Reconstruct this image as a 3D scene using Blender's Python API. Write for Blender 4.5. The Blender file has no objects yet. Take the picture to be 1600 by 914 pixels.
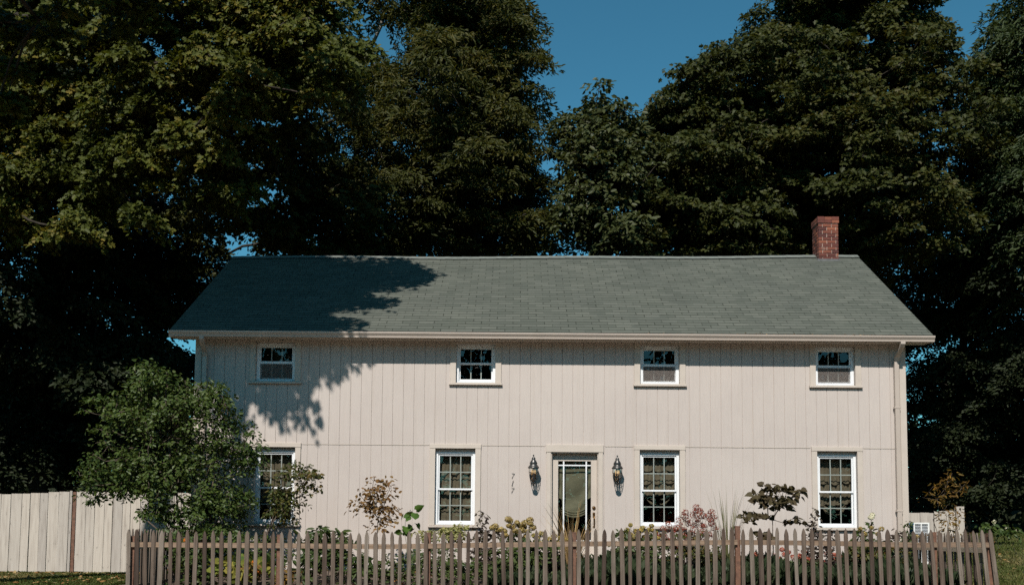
import bpy, math, random
import numpy as np
from mathutils import Vector
rad = math.radians
sc = bpy.context.scene
col = sc.collection
random.seed(7)

# ------------------------------------------------------------------ camera
CAM = np.array([0.0, 0.0, 0.85])          # eye height over the house plinth
PITCH, ROLL, SHIFT_Y, LENS = 4.4, 0.43, 0.154, 35.0
cd = bpy.data.cameras.new('camera')
cam = bpy.data.objects.new('camera', cd)
col.objects.link(cam)
cd.lens, cd.sensor_width, cd.shift_y = LENS, 36.0, SHIFT_Y
cd.clip_start, cd.clip_end = 0.1, 3000
from mathutils import Matrix
MAT = Matrix.Rotation(rad(90 + PITCH), 3, 'X') @ Matrix.Rotation(rad(ROLL), 3, 'Z')
cam.matrix_world = Matrix.Translation(Vector(CAM)) @ MAT.to_4x4()
sc.camera = cam
Mnp = np.array(MAT)


def P(u, v, Y):
    """world point at depth Y seen at photo pixel (u, v) of 1600 x 914"""
    d = Mnp @ np.array([(u - 800) / 1600 * 36, (-(v - 457) / 1600 + SHIFT_Y) * 36, -LENS])
    return CAM + d * (Y / d[1])


# ------------------------------------------------------------------ light
SUN = np.array([-0.24, -1.0, 1.05])       # towards the sun
el = math.atan2(SUN[2], math.hypot(SUN[0], SUN[1]))
world = bpy.data.worlds.new('World')
sc.world = world
world.use_nodes = True
wn = world.node_tree
wn.nodes.clear()
sky = wn.nodes.new('ShaderNodeTexSky')
sky.sky_type = 'NISHITA'
sky.sun_disc = False
sky.sun_elevation = el
sky.sun_rotation = math.atan2(SUN[0], SUN[1])
sky.altitude = 300
sky.air_density = 1.0
sky.dust_density = 0.3
sky.ozone_density = 1.5
bg = wn.nodes.new('ShaderNodeBackground')
bg.inputs['Strength'].default_value = 0.072
wo = wn.nodes.new('ShaderNodeOutputWorld')
wt = wn.nodes.new('ShaderNodeMix')                # the film's cool cast on the whole sky
wt.data_type, wt.blend_type = 'RGBA', 'MULTIPLY'
wt.inputs[0].default_value = 1.0
wt.inputs[7].default_value = (0.45, 1.10, 1.09, 1)
wn.links.new(sky.outputs[0], wt.inputs[6])
wn.links.new(wt.outputs[2], bg.inputs[0])
wn.links.new(bg.outputs[0], wo.inputs[0])
sl = bpy.data.lights.new('sun', 'SUN')
sl.energy, sl.angle, sl.color = 5.0, rad(0.5), (1.0, 0.95, 0.88)
so = bpy.data.objects.new('sun', sl)
col.objects.link(so)
so.location = (-20, -60, 70)
so.rotation_euler = Vector(SUN).to_track_quat('Z', 'Y').to_euler()

sc.view_settings.view_transform = 'Standard'
sc.view_settings.look = 'None'
sc.view_settings.exposure = 0.22
sc.view_settings.gamma = 1.0
sc.view_settings.use_curve_mapping = False
sc.render.engine = 'CYCLES'
sc.cycles.max_bounces = 6
sc.cycles.diffuse_bounces = 3
sc.cycles.glossy_bounces = 3
sc.cycles.transmission_bounces = 4
sc.cycles.transparent_max_bounces = 10
sc.cycles.use_denoising = False
sc.cycles.caustics_reflective = False
sc.cycles.caustics_refractive = False


# ------------------------------------------------------------------ materials
def new_mat(name):
    m = bpy.data.materials.new(name)
    m.use_nodes = True
    nt = m.node_tree
    b = nt.nodes['Principled BSDF']
    return m, nt, b


def N(nt, kind, **kw):
    n = nt.nodes.new(kind)
    for k, v in kw.items():
        if k in n.inputs:
            n.inputs[k].default_value = v
        else:
            setattr(n, k, v)
    return n


def ramp(nt, fac, stops):
    r = nt.nodes.new('ShaderNodeValToRGB')
    while len(r.color_ramp.elements) < len(stops):
        r.color_ramp.elements.new(0.5)
    for e, (p, c) in zip(r.color_ramp.elements, stops):
        e.position = p
        e.color = (*c, 1)
    nt.links.new(fac, r.inputs[0])
    return r.outputs[0]


def mixc(nt, fac, a, b, mode='MIX'):
    m = nt.nodes.new('ShaderNodeMix')
    m.data_type = 'RGBA'
    m.blend_type = mode
    for val, sock in ((fac, m.inputs[0]), (a, m.inputs[6]), (b, m.inputs[7])):
        if hasattr(val, 'is_linked'):
            nt.links.new(val, sock)
        elif isinstance(val, (int, float)):
            sock.default_value = val
        else:
            sock.default_value = (*val, 1)
    return m.outputs[2]


def bump(nt, b, height, strength=0.3, dist=0.01):
    bp = N(nt, 'ShaderNodeBump', Strength=strength, Distance=dist)
    nt.links.new(height, bp.inputs['Height'])
    nt.links.new(bp.outputs[0], b.inputs['Normal'])


def mapped(nt, scale=(1, 1, 1), src='Object', rand=False):
    tc = nt.nodes.new('ShaderNodeTexCoord')
    mp = nt.nodes.new('ShaderNodeMapping')
    mp.inputs['Scale'].default_value = scale
    nt.links.new(tc.outputs[src], mp.inputs[0])
    if rand:
        oi = nt.nodes.new('ShaderNodeObjectInfo')
        mul = N(nt, 'ShaderNodeMath', operation='MULTIPLY')
        mul.inputs[1].default_value = 37.0
        nt.links.new(oi.outputs['Random'], mul.inputs[0])
        cb = nt.nodes.new('ShaderNodeCombineXYZ')
        for i in range(3):
            nt.links.new(mul.outputs[0], cb.inputs[i])
        nt.links.new(cb.outputs[0], mp.inputs['Location'])
    return mp.outputs[0]


def noise(nt, vec, scale, detail=4, rough=0.6):
    n = N(nt, 'ShaderNodeTexNoise', Scale=scale, Detail=detail, Roughness=rough)
    nt.links.new(vec, n.inputs['Vector'])
    return n.outputs['Fac']


def plain(name, c, rough=0.6, metal=0.0, var=0.12, scale=6, bumpy=0.0, spec=0.5):
    m, nt, b = new_mat(name)
    v = mapped(nt)
    f = noise(nt, v, scale)
    lo = tuple(x * (1 - var) for x in c)
    hi = tuple(min(1, x * (1 + var)) for x in c)
    nt.links.new(ramp(nt, f, [(0.3, lo), (0.7, hi)]), b.inputs['Base Color'])
    b.inputs['Roughness'].default_value = rough
    b.inputs['Metallic'].default_value = metal
    b.inputs['Specular IOR Level'].default_value = spec
    if bumpy:
        bump(nt, b, noise(nt, v, scale * 12), bumpy, 0.004)
    return m


def leaf_mat(name, cols, rough=0.55, trans=0.35, patch=0.5, spec=0.16, tint=(1.25, 1.15, 0.55)):
    """per-leaf colour from the island random, drifting in patches through the plant"""
    m, nt, b = new_mat(name)
    g = nt.nodes.new('ShaderNodeNewGeometry')
    v = mapped(nt)
    nz = noise(nt, v, 0.55, 2)
    mx = N(nt, 'ShaderNodeMix')
    mx.inputs[0].default_value = patch
    nt.links.new(g.outputs['Random Per Island'], mx.inputs[2])
    nt.links.new(ramp(nt, nz, [(0.35, (0, 0, 0)), (0.65, (1, 1, 1))]), mx.inputs[3])
    k = len(cols)
    c = ramp(nt, mx.outputs[0], [([0.1, 0.42, 0.68, 0.97][i] if k == 4 else (i + 0.3) / k, x) for i, x in enumerate(cols)])
    nt.links.new(c, b.inputs['Base Color'])
    b.inputs['Roughness'].default_value = rough
    b.inputs['Specular IOR Level'].default_value = spec
    tr = nt.nodes.new('ShaderNodeBsdfTranslucent')
    nt.links.new(mixc(nt, 1.0, c, tint, 'MULTIPLY'), tr.inputs[0])
    ms = nt.nodes.new('ShaderNodeMixShader')
    ms.inputs[0].default_value = trans
    nt.links.new(b.outputs[0], ms.inputs[1])
    nt.links.new(tr.outputs[0], ms.inputs[2])
    nt.links.new(ms.outputs[0], nt.nodes['Material Output'].inputs[0])
    return m


M = {}


def make_siding():
    m, nt, b = new_mat('painted_siding')
    v = mapped(nt, (1, 1, 1))
    vs = mapped(nt, (30, 30, 1.6))
    big = noise(nt, v, 0.7, 5)
    grain = noise(nt, vs, 2.5, 4)
    c = ramp(nt, big, [(0.3, (0.437, 0.381, 0.347)), (0.7, (0.476, 0.419, 0.381))])
    g2 = ramp(nt, grain, [(0.25, (0.86, 0.86, 0.86)), (0.6, (1, 1, 1))])
    c = mixc(nt, 0.55, c, g2, 'MULTIPLY')
    # faint streaks of grime running down the boards
    st = noise(nt, mapped(nt, (7, 7, 0.35)), 1.6, 5)
    c = mixc(nt, ramp(nt, st, [(0.55, (0, 0, 0)), (0.8, (0.3, 0.3, 0.3))]), c, (0.36, 0.30, 0.25))
    nt.links.new(c, b.inputs['Base Color'])
    b.inputs['Roughness'].default_value = 0.72
    b.inputs['Specular IOR Level'].default_value = 0.25
    bump(nt, b, grain, 0.35, 0.003)
    return m


M['siding'] = make_siding()
M['trim'] = plain('trim_paint', (0.456, 0.396, 0.343), 0.6, var=0.06, scale=3, bumpy=0.1, spec=0.3)
M['gutter'] = plain('gutter_enamel', (0.404, 0.342, 0.294), 0.32, var=0.05, scale=2)
M['white'] = plain('white_vinyl', (0.70, 0.71, 0.72), 0.4, var=0.03, scale=3)
M['grille'] = plain('grille_bar', (0.44, 0.48, 0.46), 0.4, var=0.03)
M['interior'] = plain('dim_room', (0.10, 0.09, 0.08), 0.9, var=0.1, scale=1)
M['brass'] = plain('aged_brass', (0.18, 0.10, 0.04), 0.35, metal=0.9, var=0.3, scale=30)
M['iron'] = plain('black_iron', (0.02, 0.018, 0.016), 0.4, metal=0.3, var=0.3, scale=30)
M['pewter'] = plain('lantern_metal', (0.10, 0.095, 0.09), 0.38, metal=0.85, var=0.35, scale=25)
M['candle'] = plain('candle_sleeve', (0.6, 0.5, 0.35), 0.5)
M['ac'] = plain('ac_enamel', (0.70, 0.70, 0.68), 0.4, var=0.05)
M['acdark'] = plain('ac_louvre', (0.45, 0.47, 0.49), 0.4, var=0.1)
M['blue'] = plain('blue_plastic', (0.04, 0.22, 0.42), 0.4)
M['pot'] = plain('tan_planter', (0.48, 0.36, 0.22), 0.8, var=0.15, scale=9, bumpy=0.2)
M['soil'] = plain('mulch', (0.10, 0.07, 0.05), 0.95, var=0.6, scale=18, bumpy=0.6)
M['stone'] = plain('pale_stone', (0.42, 0.37, 0.32), 0.85, var=0.2, scale=8, bumpy=0.4)
M['post'] = plain('red_brown_post', (0.13, 0.062, 0.038), 0.7, var=0.35, scale=14, bumpy=0.2)
M['stem'] = plain('plant_stem', (0.07, 0.05, 0.035), 0.8, var=0.3, scale=20)
M['greenstem'] = plain('green_stem', (0.06, 0.08, 0.03), 0.7, var=0.3, scale=20)

m, nt, b = new_mat('window_glass')
for n_ in list(nt.nodes):
    nt.nodes.remove(n_)
o_ = nt.nodes.new('ShaderNodeOutputMaterial')
t_ = N(nt, 'ShaderNodeBsdfTransparent', Color=(0.80, 0.80, 0.78, 1))
g_ = N(nt, 'ShaderNodeBsdfGlossy', Roughness=0.0)
lw = nt.nodes.new('ShaderNodeLayerWeight')
lw.inputs['Blend'].default_value = 0.5
pw = N(nt, 'ShaderNodeMath', operation='POWER')
pw.inputs[1].default_value = 4.0
nt.links.new(lw.outputs['Facing'], pw.inputs[0])
ly = N(nt, 'ShaderNodeMath', operation='MULTIPLY_ADD')
ly.inputs[1].default_value = 0.85
ly.inputs[2].default_value = 0.07
nt.links.new(pw.outputs[0], ly.inputs[0])
x_ = nt.nodes.new('ShaderNodeMixShader')
nt.links.new(ly.outputs[0], x_.inputs[0])
nt.links.new(t_.outputs[0], x_.inputs[1])
nt.links.new(g_.outputs[0], x_.inputs[2])
nt.links.new(x_.outputs[0], o_.inputs[0])
gb = N(nt, 'ShaderNodeBump', Strength=0.04, Distance=0.02)
nt.links.new(noise(nt, mapped(nt), 2.2, 2), gb.inputs['Height'])
nt.links.new(gb.outputs[0], g_.inputs['Normal'])
M['glass'] = m

m, nt, b = new_mat('insect_screen')
b.inputs['Base Color'].default_value = (0.17, 0.145, 0.13, 1)
b.inputs['Roughness'].default_value = 0.8
tr = nt.nodes.new('ShaderNodeBsdfTransparent')
ms = nt.nodes.new('ShaderNodeMixShader')
# a fine woven mesh: threads cover about half of every cell
wv = N(nt, 'ShaderNodeTexChecker', Scale=700)
nt.links.new(mapped(nt), wv.inputs['Vector'])
nt.links.new(wv.outputs['Fac'], ms.inputs[0])
nt.links.new(tr.outputs[0], ms.inputs[1])
nt.links.new(b.outputs[0], ms.inputs[2])
nt.links.new(ms.outputs[0], nt.nodes['Material Output'].inputs[0])
M['screen'] = m

m, nt, b = new_mat('curtain_cloth')
v = mapped(nt)
c = ramp(nt, noise(nt, v, 9, 3), [(0.3, (0.105, 0.088, 0.058)), (0.7, (0.145, 0.122, 0.083))])
nt.links.new(c, b.inputs['Base Color'])
b.inputs['Roughness'].default_value = 0.9
bump(nt, b, noise(nt, mapped(nt, (12, 12, 3)), 2.5, 3), 0.25, 0.01)
M['cloth'] = m
m, nt, b = new_mat('door_shade_cloth')
v = mapped(nt)
c = ramp(nt, noise(nt, v, 7, 3), [(0.3, (0.115, 0.112, 0.070)), (0.7, (0.155, 0.150, 0.097))])
nt.links.new(c, b.inputs['Base Color'])
b.inputs['Roughness'].default_value = 0.85
M['doorcloth'] = m

m, nt, b = new_mat('lantern_glass')
for n_ in list(nt.nodes):
    nt.nodes.remove(n_)
o_ = nt.nodes.new('ShaderNodeOutputMaterial')
t_ = N(nt, 'ShaderNodeBsdfTransparent', Color=(0.97, 0.97, 0.96, 1))
g_ = N(nt, 'ShaderNodeBsdfGlossy', Roughness=0.05)
x_ = nt.nodes.new('ShaderNodeMixShader')
x_.inputs[0].default_value = 0.09
nt.links.new(t_.outputs[0], x_.inputs[1])
nt.links.new(g_.outputs[0], x_.inputs[2])
nt.links.new(x_.outputs[0], o_.inputs[0])
M['lglass'] = m

m, nt, b = new_mat('lit_bulb')
b.inputs['Base Color'].default_value = (0.9, 0.7, 0.4, 1)
b.inputs['Emission Color'].default_value = (1.0, 0.62, 0.28, 1)
b.inputs['Emission Strength'].default_value = 0.7
M['bulb'] = m

# shingles (UV in metres: along the eave, up the slope)
m, nt, b = new_mat('asphalt_shingles')
uvn = nt.nodes.new('ShaderNodeUVMap')
uvn.uv_map = 'uv'
br = N(nt, 'ShaderNodeTexBrick')
br.offset = 0.5
br.inputs['Scale'].default_value = 1.0
br.inputs['Brick Width'].default_value = 0.31
br.inputs['Row Height'].default_value = 0.142
br.inputs['Mortar Size'].default_value = 0.009
br.inputs['Mortar Smooth'].default_value = 0.2
br.inputs['Bias'].default_value = -0.1
br.inputs['Color1'].default_value = (0.083, 0.089, 0.076, 1.000)
br.inputs['Color2'].default_value = (0.111, 0.115, 0.099, 1.000)
br.inputs['Mortar'].default_value = (0.095, 0.101, 0.086, 1.000)
nt.links.new(uvn.outputs[0], br.inputs['Vector'])
mp = nt.nodes.new('ShaderNodeMapping')
mp.inputs['Scale'].default_value = (1, 1, 1)
nt.links.new(uvn.outputs[0], mp.inputs[0])
fine = noise(nt, mp.outputs[0], 90, 2)
big = noise(nt, mp.outputs[0], 0.8, 4)
c = mixc(nt, 0.7, br.outputs['Color'], ramp(nt, fine, [(0.3, (0.72, 0.72, 0.72)), (0.7, (1.2, 1.2, 1.2))]), 'MULTIPLY')
c = mixc(nt, 0.6, c, ramp(nt, big, [(0.3, (0.84, 0.86, 0.86)), (0.7, (1.12, 1.12, 1.08))]), 'MULTIPLY')
# the open gap under a tab shows as a broken dark line
gap = mixc(nt, 1.0, br.outputs['Fac'], ramp(nt, noise(nt, mp.outputs[0], 3.3, 3), [(0.38, (0.05, 0.05, 0.05)), (0.62, (1, 1, 1))]), 'MULTIPLY')
c = mixc(nt, gap, c, (0.028, 0.031, 0.025))
nt.links.new(c, b.inputs['Base Color'])
b.inputs['Roughness'].default_value = 0.9
b.inputs['Specular IOR Level'].default_value = 0.04
bump(nt, b, fine, 0.3, 0.004)
M['shingle'] = m

m, nt, b = new_mat('old_red_brick')
g = nt.nodes.new('ShaderNodeNewGeometry')
c = ramp(nt, g.outputs['Random Per Island'], [(0.0, (0.07, 0.02, 0.016)), (0.4, (0.12, 0.032, 0.021)), (0.75, (0.17, 0.05, 0.028)), (1.0, (0.25, 0.08, 0.04))])
v = mapped(nt)
c = mixc(nt, 0.6, c, ramp(nt, noise(nt, v, 30, 4), [(0.3, (0.6, 0.6, 0.6)), (0.7, (1.2, 1.2, 1.2))]), 'MULTIPLY')
c = mixc(nt, ramp(nt, noise(nt, v, 5, 4), [(0.6, (0, 0, 0)), (0.78, (0.5, 0.5, 0.5))]), c, (0.40, 0.34, 0.28))
nt.links.new(c, b.inputs['Base Color'])
b.inputs['Roughness'].default_value = 0.9
bump(nt, b, noise(nt, v, 60, 3), 0.5, 0.004)
M['brick'] = m
M['mortar'] = plain('pale_mortar', (0.46, 0.38, 0.32), 0.95, var=0.35, scale=20, bumpy=0.4)


def wood(name, cols, stretch=(14, 14, 0.8), rand=True, rough=0.85, knots=True, island=True, streak=0.5):
    m, nt, b = new_mat(name)
    v = mapped(nt, stretch, rand=rand)
    f = noise(nt, v, 2.2, 6, 0.65)
    c = ramp(nt, f, [(0.25, cols[0]), (0.5, cols[1]), (0.75, cols[2])])
    if island:
        g = nt.nodes.new('ShaderNodeNewGeometry')
        tint = ramp(nt, g.outputs['Random Per Island'], [(0, (0.82, 0.82, 0.83)), (0.5, (1, 0.99, 0.97)), (1, (1.1, 1.08, 1.04))])
        c = mixc(nt, 1.0, c, tint, 'MULTIPLY')
    if rand:
        oi = nt.nodes.new('ShaderNodeObjectInfo')
        tint = ramp(nt, oi.outputs['Random'], [(0, (0.46, 0.41, 0.40)), (0.3, (0.82, 0.76, 0.73)), (0.7, (1.0, 1.0, 0.99)), (1, (1.35, 1.42, 1.44))])
        c = mixc(nt, 1.0, c, tint, 'MULTIPLY')
    if knots:
        kn = noise(nt, mapped(nt, (9, 9, 4), rand=rand), 1.6, 2)
        c = mixc(nt, ramp(nt, kn, [(0.68, (0, 0, 0)), (0.78, (0.7, 0.7, 0.7))]), c, tuple(x * 0.35 for x in cols[0]))
    nt.links.new(c, b.inputs['Base Color'])
    b.inputs['Roughness'].default_value = rough
    b.inputs['Specular IOR Level'].default_value = 0.2
    bump(nt, b, f, 0.5, 0.004)
    return m


M['picket'] = wood('weathered_picket', [(0.049, 0.037, 0.030), (0.114, 0.090, 0.074), (0.191, 0.159, 0.136)])
M['rail'] = wood('weathered_rail', [(0.138, 0.098, 0.071), (0.258, 0.197, 0.147), (0.344, 0.274, 0.210)], (0.8, 14, 14))
M['whitewood'] = wood('whitewashed_board', [(0.284, 0.248, 0.218), (0.404, 0.363, 0.323), (0.464, 0.423, 0.378)], (10, 10, 0.7), rand=False, knots=True)
M['bark'] = wood('bark', [(0.014, 0.011, 0.008), (0.030, 0.024, 0.018), (0.052, 0.043, 0.034)], (6, 6, 1.2), rand=False, knots=False, island=False)
M['lightbark'] = wood('pale_bark', [(0.10, 0.085, 0.07), (0.16, 0.14, 0.115), (0.24, 0.21, 0.18)], (6, 6, 1.2), rand=False, knots=False, island=False)

# ground
m, nt, b = new_mat('lawn_ground')
v = mapped(nt)
f = noise(nt, v, 0.8, 6)
f2 = noise(nt, v, 22, 4)
c = ramp(nt, f, [(0.3, (0.030, 0.036, 0.012)), (0.55, (0.055, 0.055, 0.022)), (0.75, (0.095, 0.075, 0.038))])
c = mixc(nt, 0.6, c, ramp(nt, f2, [(0.3, (0.5, 0.5, 0.5)), (0.7, (1.3, 1.3, 1.3))]), 'MULTIPLY')
nt.links.new(c, b.inputs['Base Color'])
b.inputs['Roughness'].default_value = 0.95
bump(nt, b, f2, 0.8, 0.03)
M['lawn'] = m

L = {}
L['maple'] = leaf_mat('maple_leaf', [(0.044, 0.055, 0.011), (0.062, 0.076, 0.014), (0.085, 0.093, 0.016), (0.155, 0.12, 0.022)], 0.55, 0.3, 0.45)
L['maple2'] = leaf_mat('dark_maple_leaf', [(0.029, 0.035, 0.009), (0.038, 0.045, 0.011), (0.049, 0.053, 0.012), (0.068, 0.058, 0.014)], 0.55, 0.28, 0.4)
L['locust'] = leaf_mat('locust_leaf', [(0.031, 0.037, 0.009), (0.042, 0.047, 0.011), (0.053, 0.054, 0.013), (0.095, 0.08, 0.018)], 0.55, 0.30, 0.45)
L['linden'] = leaf_mat('linden_leaf', [(0.032, 0.043, 0.016), (0.045, 0.055, 0.02), (0.058, 0.064, 0.023)], 0.45, 0.25, 0.4)
L['ash'] = leaf_mat('ash_leaf', [(0.025, 0.039, 0.015), (0.035, 0.051, 0.019), (0.046, 0.061, 0.022)], 0.5, 0.25, 0.4)
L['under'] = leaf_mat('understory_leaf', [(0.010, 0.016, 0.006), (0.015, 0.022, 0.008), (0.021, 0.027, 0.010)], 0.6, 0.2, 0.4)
L['shrub'] = leaf_mat('shrub_leaf', [(0.034, 0.058, 0.014), (0.048, 0.078, 0.018), (0.068, 0.094, 0.022)], 0.42, 0.30, 0.35, 0.22)
L['shrub2'] = leaf_mat('bronze_shrub_leaf', [(0.042, 0.058, 0.015), (0.063, 0.072, 0.018), (0.098, 0.078, 0.022), (0.168, 0.078, 0.020)], 0.42, 0.3, 0.3, 0.22)
L['brown'] = leaf_mat('tan_brown_leaf', [(0.12, 0.055, 0.022), (0.20, 0.11, 0.04), (0.16, 0.10, 0.035), (0.10, 0.05, 0.025)], 0.6, 0.3, 0.3)
L['heart'] = leaf_mat('heart_leaf', [(0.04, 0.08, 0.015), (0.07, 0.13, 0.025)], 0.45, 0.3, 0.3)
L['redbud'] = leaf_mat('dark_bronze_leaf', [(0.046, 0.032, 0.017), (0.058, 0.043, 0.021), (0.064, 0.052, 0.024)], 0.6, 0.15, 0.3)
L['amber'] = leaf_mat('amber_leaf', [(0.085, 0.045, 0.012), (0.15, 0.08, 0.018), (0.14, 0.095, 0.025), (0.32, 0.17, 0.025)], 0.6, 0.3, 0.3)
L['green'] = leaf_mat('garden_leaf', [(0.029, 0.050, 0.013), (0.046, 0.068, 0.018), (0.063, 0.083, 0.023)], 0.45, 0.25, 0.3, 0.22)
L['pale'] = leaf_mat('pale_leaf', [(0.10, 0.12, 0.035), (0.20, 0.20, 0.07), (0.30, 0.28, 0.12)], 0.55, 0.3, 0.3)
L['hosta'] = leaf_mat('hosta_leaf', [(0.06, 0.10, 0.02), (0.13, 0.16, 0.03), (0.22, 0.19, 0.04)], 0.5, 0.3, 0.2)
L['darkstem'] = leaf_mat('wine_leaf', [(0.03, 0.022, 0.02), (0.05, 0.034, 0.03), (0.06, 0.05, 0.03)], 0.5, 0.2, 0.2)
L['tanflower'] = leaf_mat('tan_petal', [(0.12, 0.10, 0.03), (0.30, 0.20, 0.065), (0.38, 0.27, 0.10), (0.48, 0.38, 0.17)], 0.7, 0.2, 0.1)
L['yelflower'] = leaf_mat('ochre_petal', [(0.12, 0.11, 0.03), (0.33, 0.22, 0.055), (0.38, 0.29, 0.08), (0.42, 0.36, 0.13)], 0.7, 0.2, 0.1)
L['redflower'] = leaf_mat('rust_red_petal', [(0.14, 0.022, 0.016), (0.22, 0.042, 0.028), (0.25, 0.07, 0.042), (0.23, 0.11, 0.075)], 0.7, 0.2, 0.1)
L['sedum'] = leaf_mat('sedum_petal', [(0.30, 0.065, 0.045), (0.42, 0.13, 0.08)], 0.7, 0.2, 0.3)
L['white'] = leaf_mat('cream_petal', [(0.55, 0.50, 0.33), (0.70, 0.66, 0.48)], 0.7, 0.2, 0.3, tint=(1, 1, 0.9))
L['orange'] = leaf_mat('orange_petal', [(0.55, 0.14, 0.02), (0.6, 0.2, 0.03)], 0.6, 0.2, 0.3)
L['straw'] = leaf_mat('straw_blade', [(0.22, 0.14, 0.06), (0.34, 0.23, 0.11), (0.28, 0.17, 0.07)], 0.6, 0.2, 0.3)
L['greenblade'] = leaf_mat('green_blade', [(0.06, 0.07, 0.025), (0.11, 0.115, 0.045), (0.14, 0.13, 0.06)], 0.6, 0.2, 0.3)
L['cover'] = leaf_mat('ground_cover_blade', [(0.022, 0.036, 0.016), (0.032, 0.048, 0.022), (0.046, 0.060, 0.030)], 0.5, 0.2, 0.4)
L['lawn'] = leaf_mat('lawn_blade', [(0.045, 0.062, 0.014), (0.07, 0.088, 0.02), (0.105, 0.105, 0.032), (0.19, 0.15, 0.065)], 0.6, 0.25, 0.6)
L['litter'] = leaf_mat('fallen_leaf', [(0.20, 0.09, 0.03), (0.32, 0.19, 0.07), (0.28, 0.22, 0.12)], 0.7, 0.1, 0.2)


# ------------------------------------------------------------------ helpers
class MB:
    """collects boxes, tubes, lathes and quads; build() links them as ONE mesh object"""

    def __init__(s):
        s.v, s.f, s.m, s.sm = [], [], [], []

    def add(s, vs, fs, mi=0, smooth=False):
        o = len(s.v)
        s.v += [tuple(map(float, x)) for x in vs]
        for f in fs:
            s.f.append(tuple(i + o for i in f))
            s.m.append(mi)
            s.sm.append(smooth)
        return s

    def box(s, x0, y0, z0, x1, y1, z1, mi=0):
        vs = [(x, y, z) for z in (z0, z1) for y in (y0, y1) for x in (x0, x1)]
        return s.add(vs, [(0, 2, 3, 1), (4, 5, 7, 6), (0, 1, 5, 4), (2, 6, 7, 3), (0, 4, 6, 2), (1, 3, 7, 5)], mi)

    def bar(s, x0, y0, z0, x1, y1, z1, ch=0.004, mi=0):
        """box with its front vertical and horizontal edges eased"""
        ys = y0 + ch
        vs = [(x0 + ch, y0, z0 + ch), (x1 - ch, y0, z0 + ch), (x1 - ch, y0, z1 - ch), (x0 + ch, y0, z1 - ch),
              (x0, ys, z0), (x1, ys, z0), (x1, ys, z1), (x0, ys, z1),
              (x0, y1, z0), (x1, y1, z0), (x1, y1, z1), (x0, y1, z1)]
        fs = [(0, 1, 2, 3)]
        for a in (0, 4):
            for i in range(4):
                j = (i + 1) % 4
                fs.append((a + i, a + 4 + i, a + 4 + j, a + j))
        fs.append((8, 11, 10, 9))
        return s.add(vs, fs, mi)

    def tube(s, pts, rs, n=6, mi=0, cap=True):
        pts = [Vector(p) for p in pts]
        vs, fs = [], []
        ref = Vector((0.31, 0.77, 0.11))
        for i, p in enumerate(pts):
            t = (pts[min(i + 1, len(pts) - 1)] - pts[max(i - 1, 0)])
            if t.length < 1e-9:
                t = Vector((0, 0, 1))
            t.normalize()
            a = t.cross(ref)
            if a.length < 1e-3:
                a = t.cross(Vector((1, 0, 0)))
            a.normalize()
            b = t.cross(a)
            r = rs[i] if hasattr(rs, '__len__') else rs
            for k in range(n):
                w = 2 * math.pi * k / n
                vs.append(p + a * (r * math.cos(w)) + b * (r * math.sin(w)))
        for i in range(len(pts) - 1):
            for k in range(n):
                k2 = (k + 1) % n
                fs.append((i * n + k, i * n + k2, (i + 1) * n + k2, (i + 1) * n + k))
        if cap:
            fs.append(tuple(range(n - 1, -1, -1)))
            fs.append(tuple((len(pts) - 1) * n + k for k in range(n)))
        return s.add(vs, fs, mi, True)

    def lathe(s, prof, cx, cy, n=12, mi=0, smooth=True):
        vs, fs = [], []
        for r, z in prof:
            for k in range(n):
                w = 2 * math.pi * (k + 0.5) / n
                vs.append((cx + r * math.cos(w), cy + r * math.sin(w), z))
        for i in range(len(prof) - 1):
            for k in range(n):
                k2 = (k + 1) % n
                fs.append((i * n + k, i * n + k2, (i + 1) * n + k2, (i + 1) * n + k))
        return s.add(vs, fs, mi, smooth)

    def prism(s, poly, axis, a0, a1, mi=0):
        """polygon in the two other axes, extruded along axis 0/1/2"""
        n = len(poly)
        vs = []
        for a in (a0, a1):
            for p, q in poly:
                vs.append({0: (a, p, q), 1: (p, a, q), 2: (p, q, a)}[axis])
        fs = [tuple(range(n)), tuple(range(2 * n - 1, n - 1, -1))]
        for i in range(n):
            j = (i + 1) % n
            fs.append((i, n + i, n + j, j))
        return s.add(vs, fs, mi)

    def build(s, name, mats, parent=None, loc=(0, 0, 0)):
        me = bpy.data.meshes.new(name)
        me.from_pydata(s.v, [], s.f)
        if not isinstance(mats, (list, tuple)):
            mats = [mats]
        for m_ in mats:
            me.materials.append(m_)
        me.polygons.foreach_set('material_index', s.m)
        me.polygons.foreach_set('use_smooth', s.sm)
        me.update()
        import bmesh
        bm = bmesh.new()
        bm.from_mesh(me)
        bmesh.ops.recalc_face_normals(bm, faces=bm.faces)
        bm.to_mesh(me)
        bm.free()
        o = bpy.data.objects.new(name, me)
        col.objects.link(o)
        o.location = loc
        if parent:
            o.parent = parent
        return o


def tag(o, label=None, cat=None, group=None, kind=None):
    for k, v in (('label', label), ('category', cat), ('group', group), ('kind', kind)):
        if v:
            o[k] = v
    return o


def empty(name, loc, label, cat, group=None):
    o = bpy.data.objects.new(name, None)
    col.objects.link(o)
    o.location = loc
    o.empty_display_size = 0.2
    return tag(o, label, cat, group)


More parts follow.
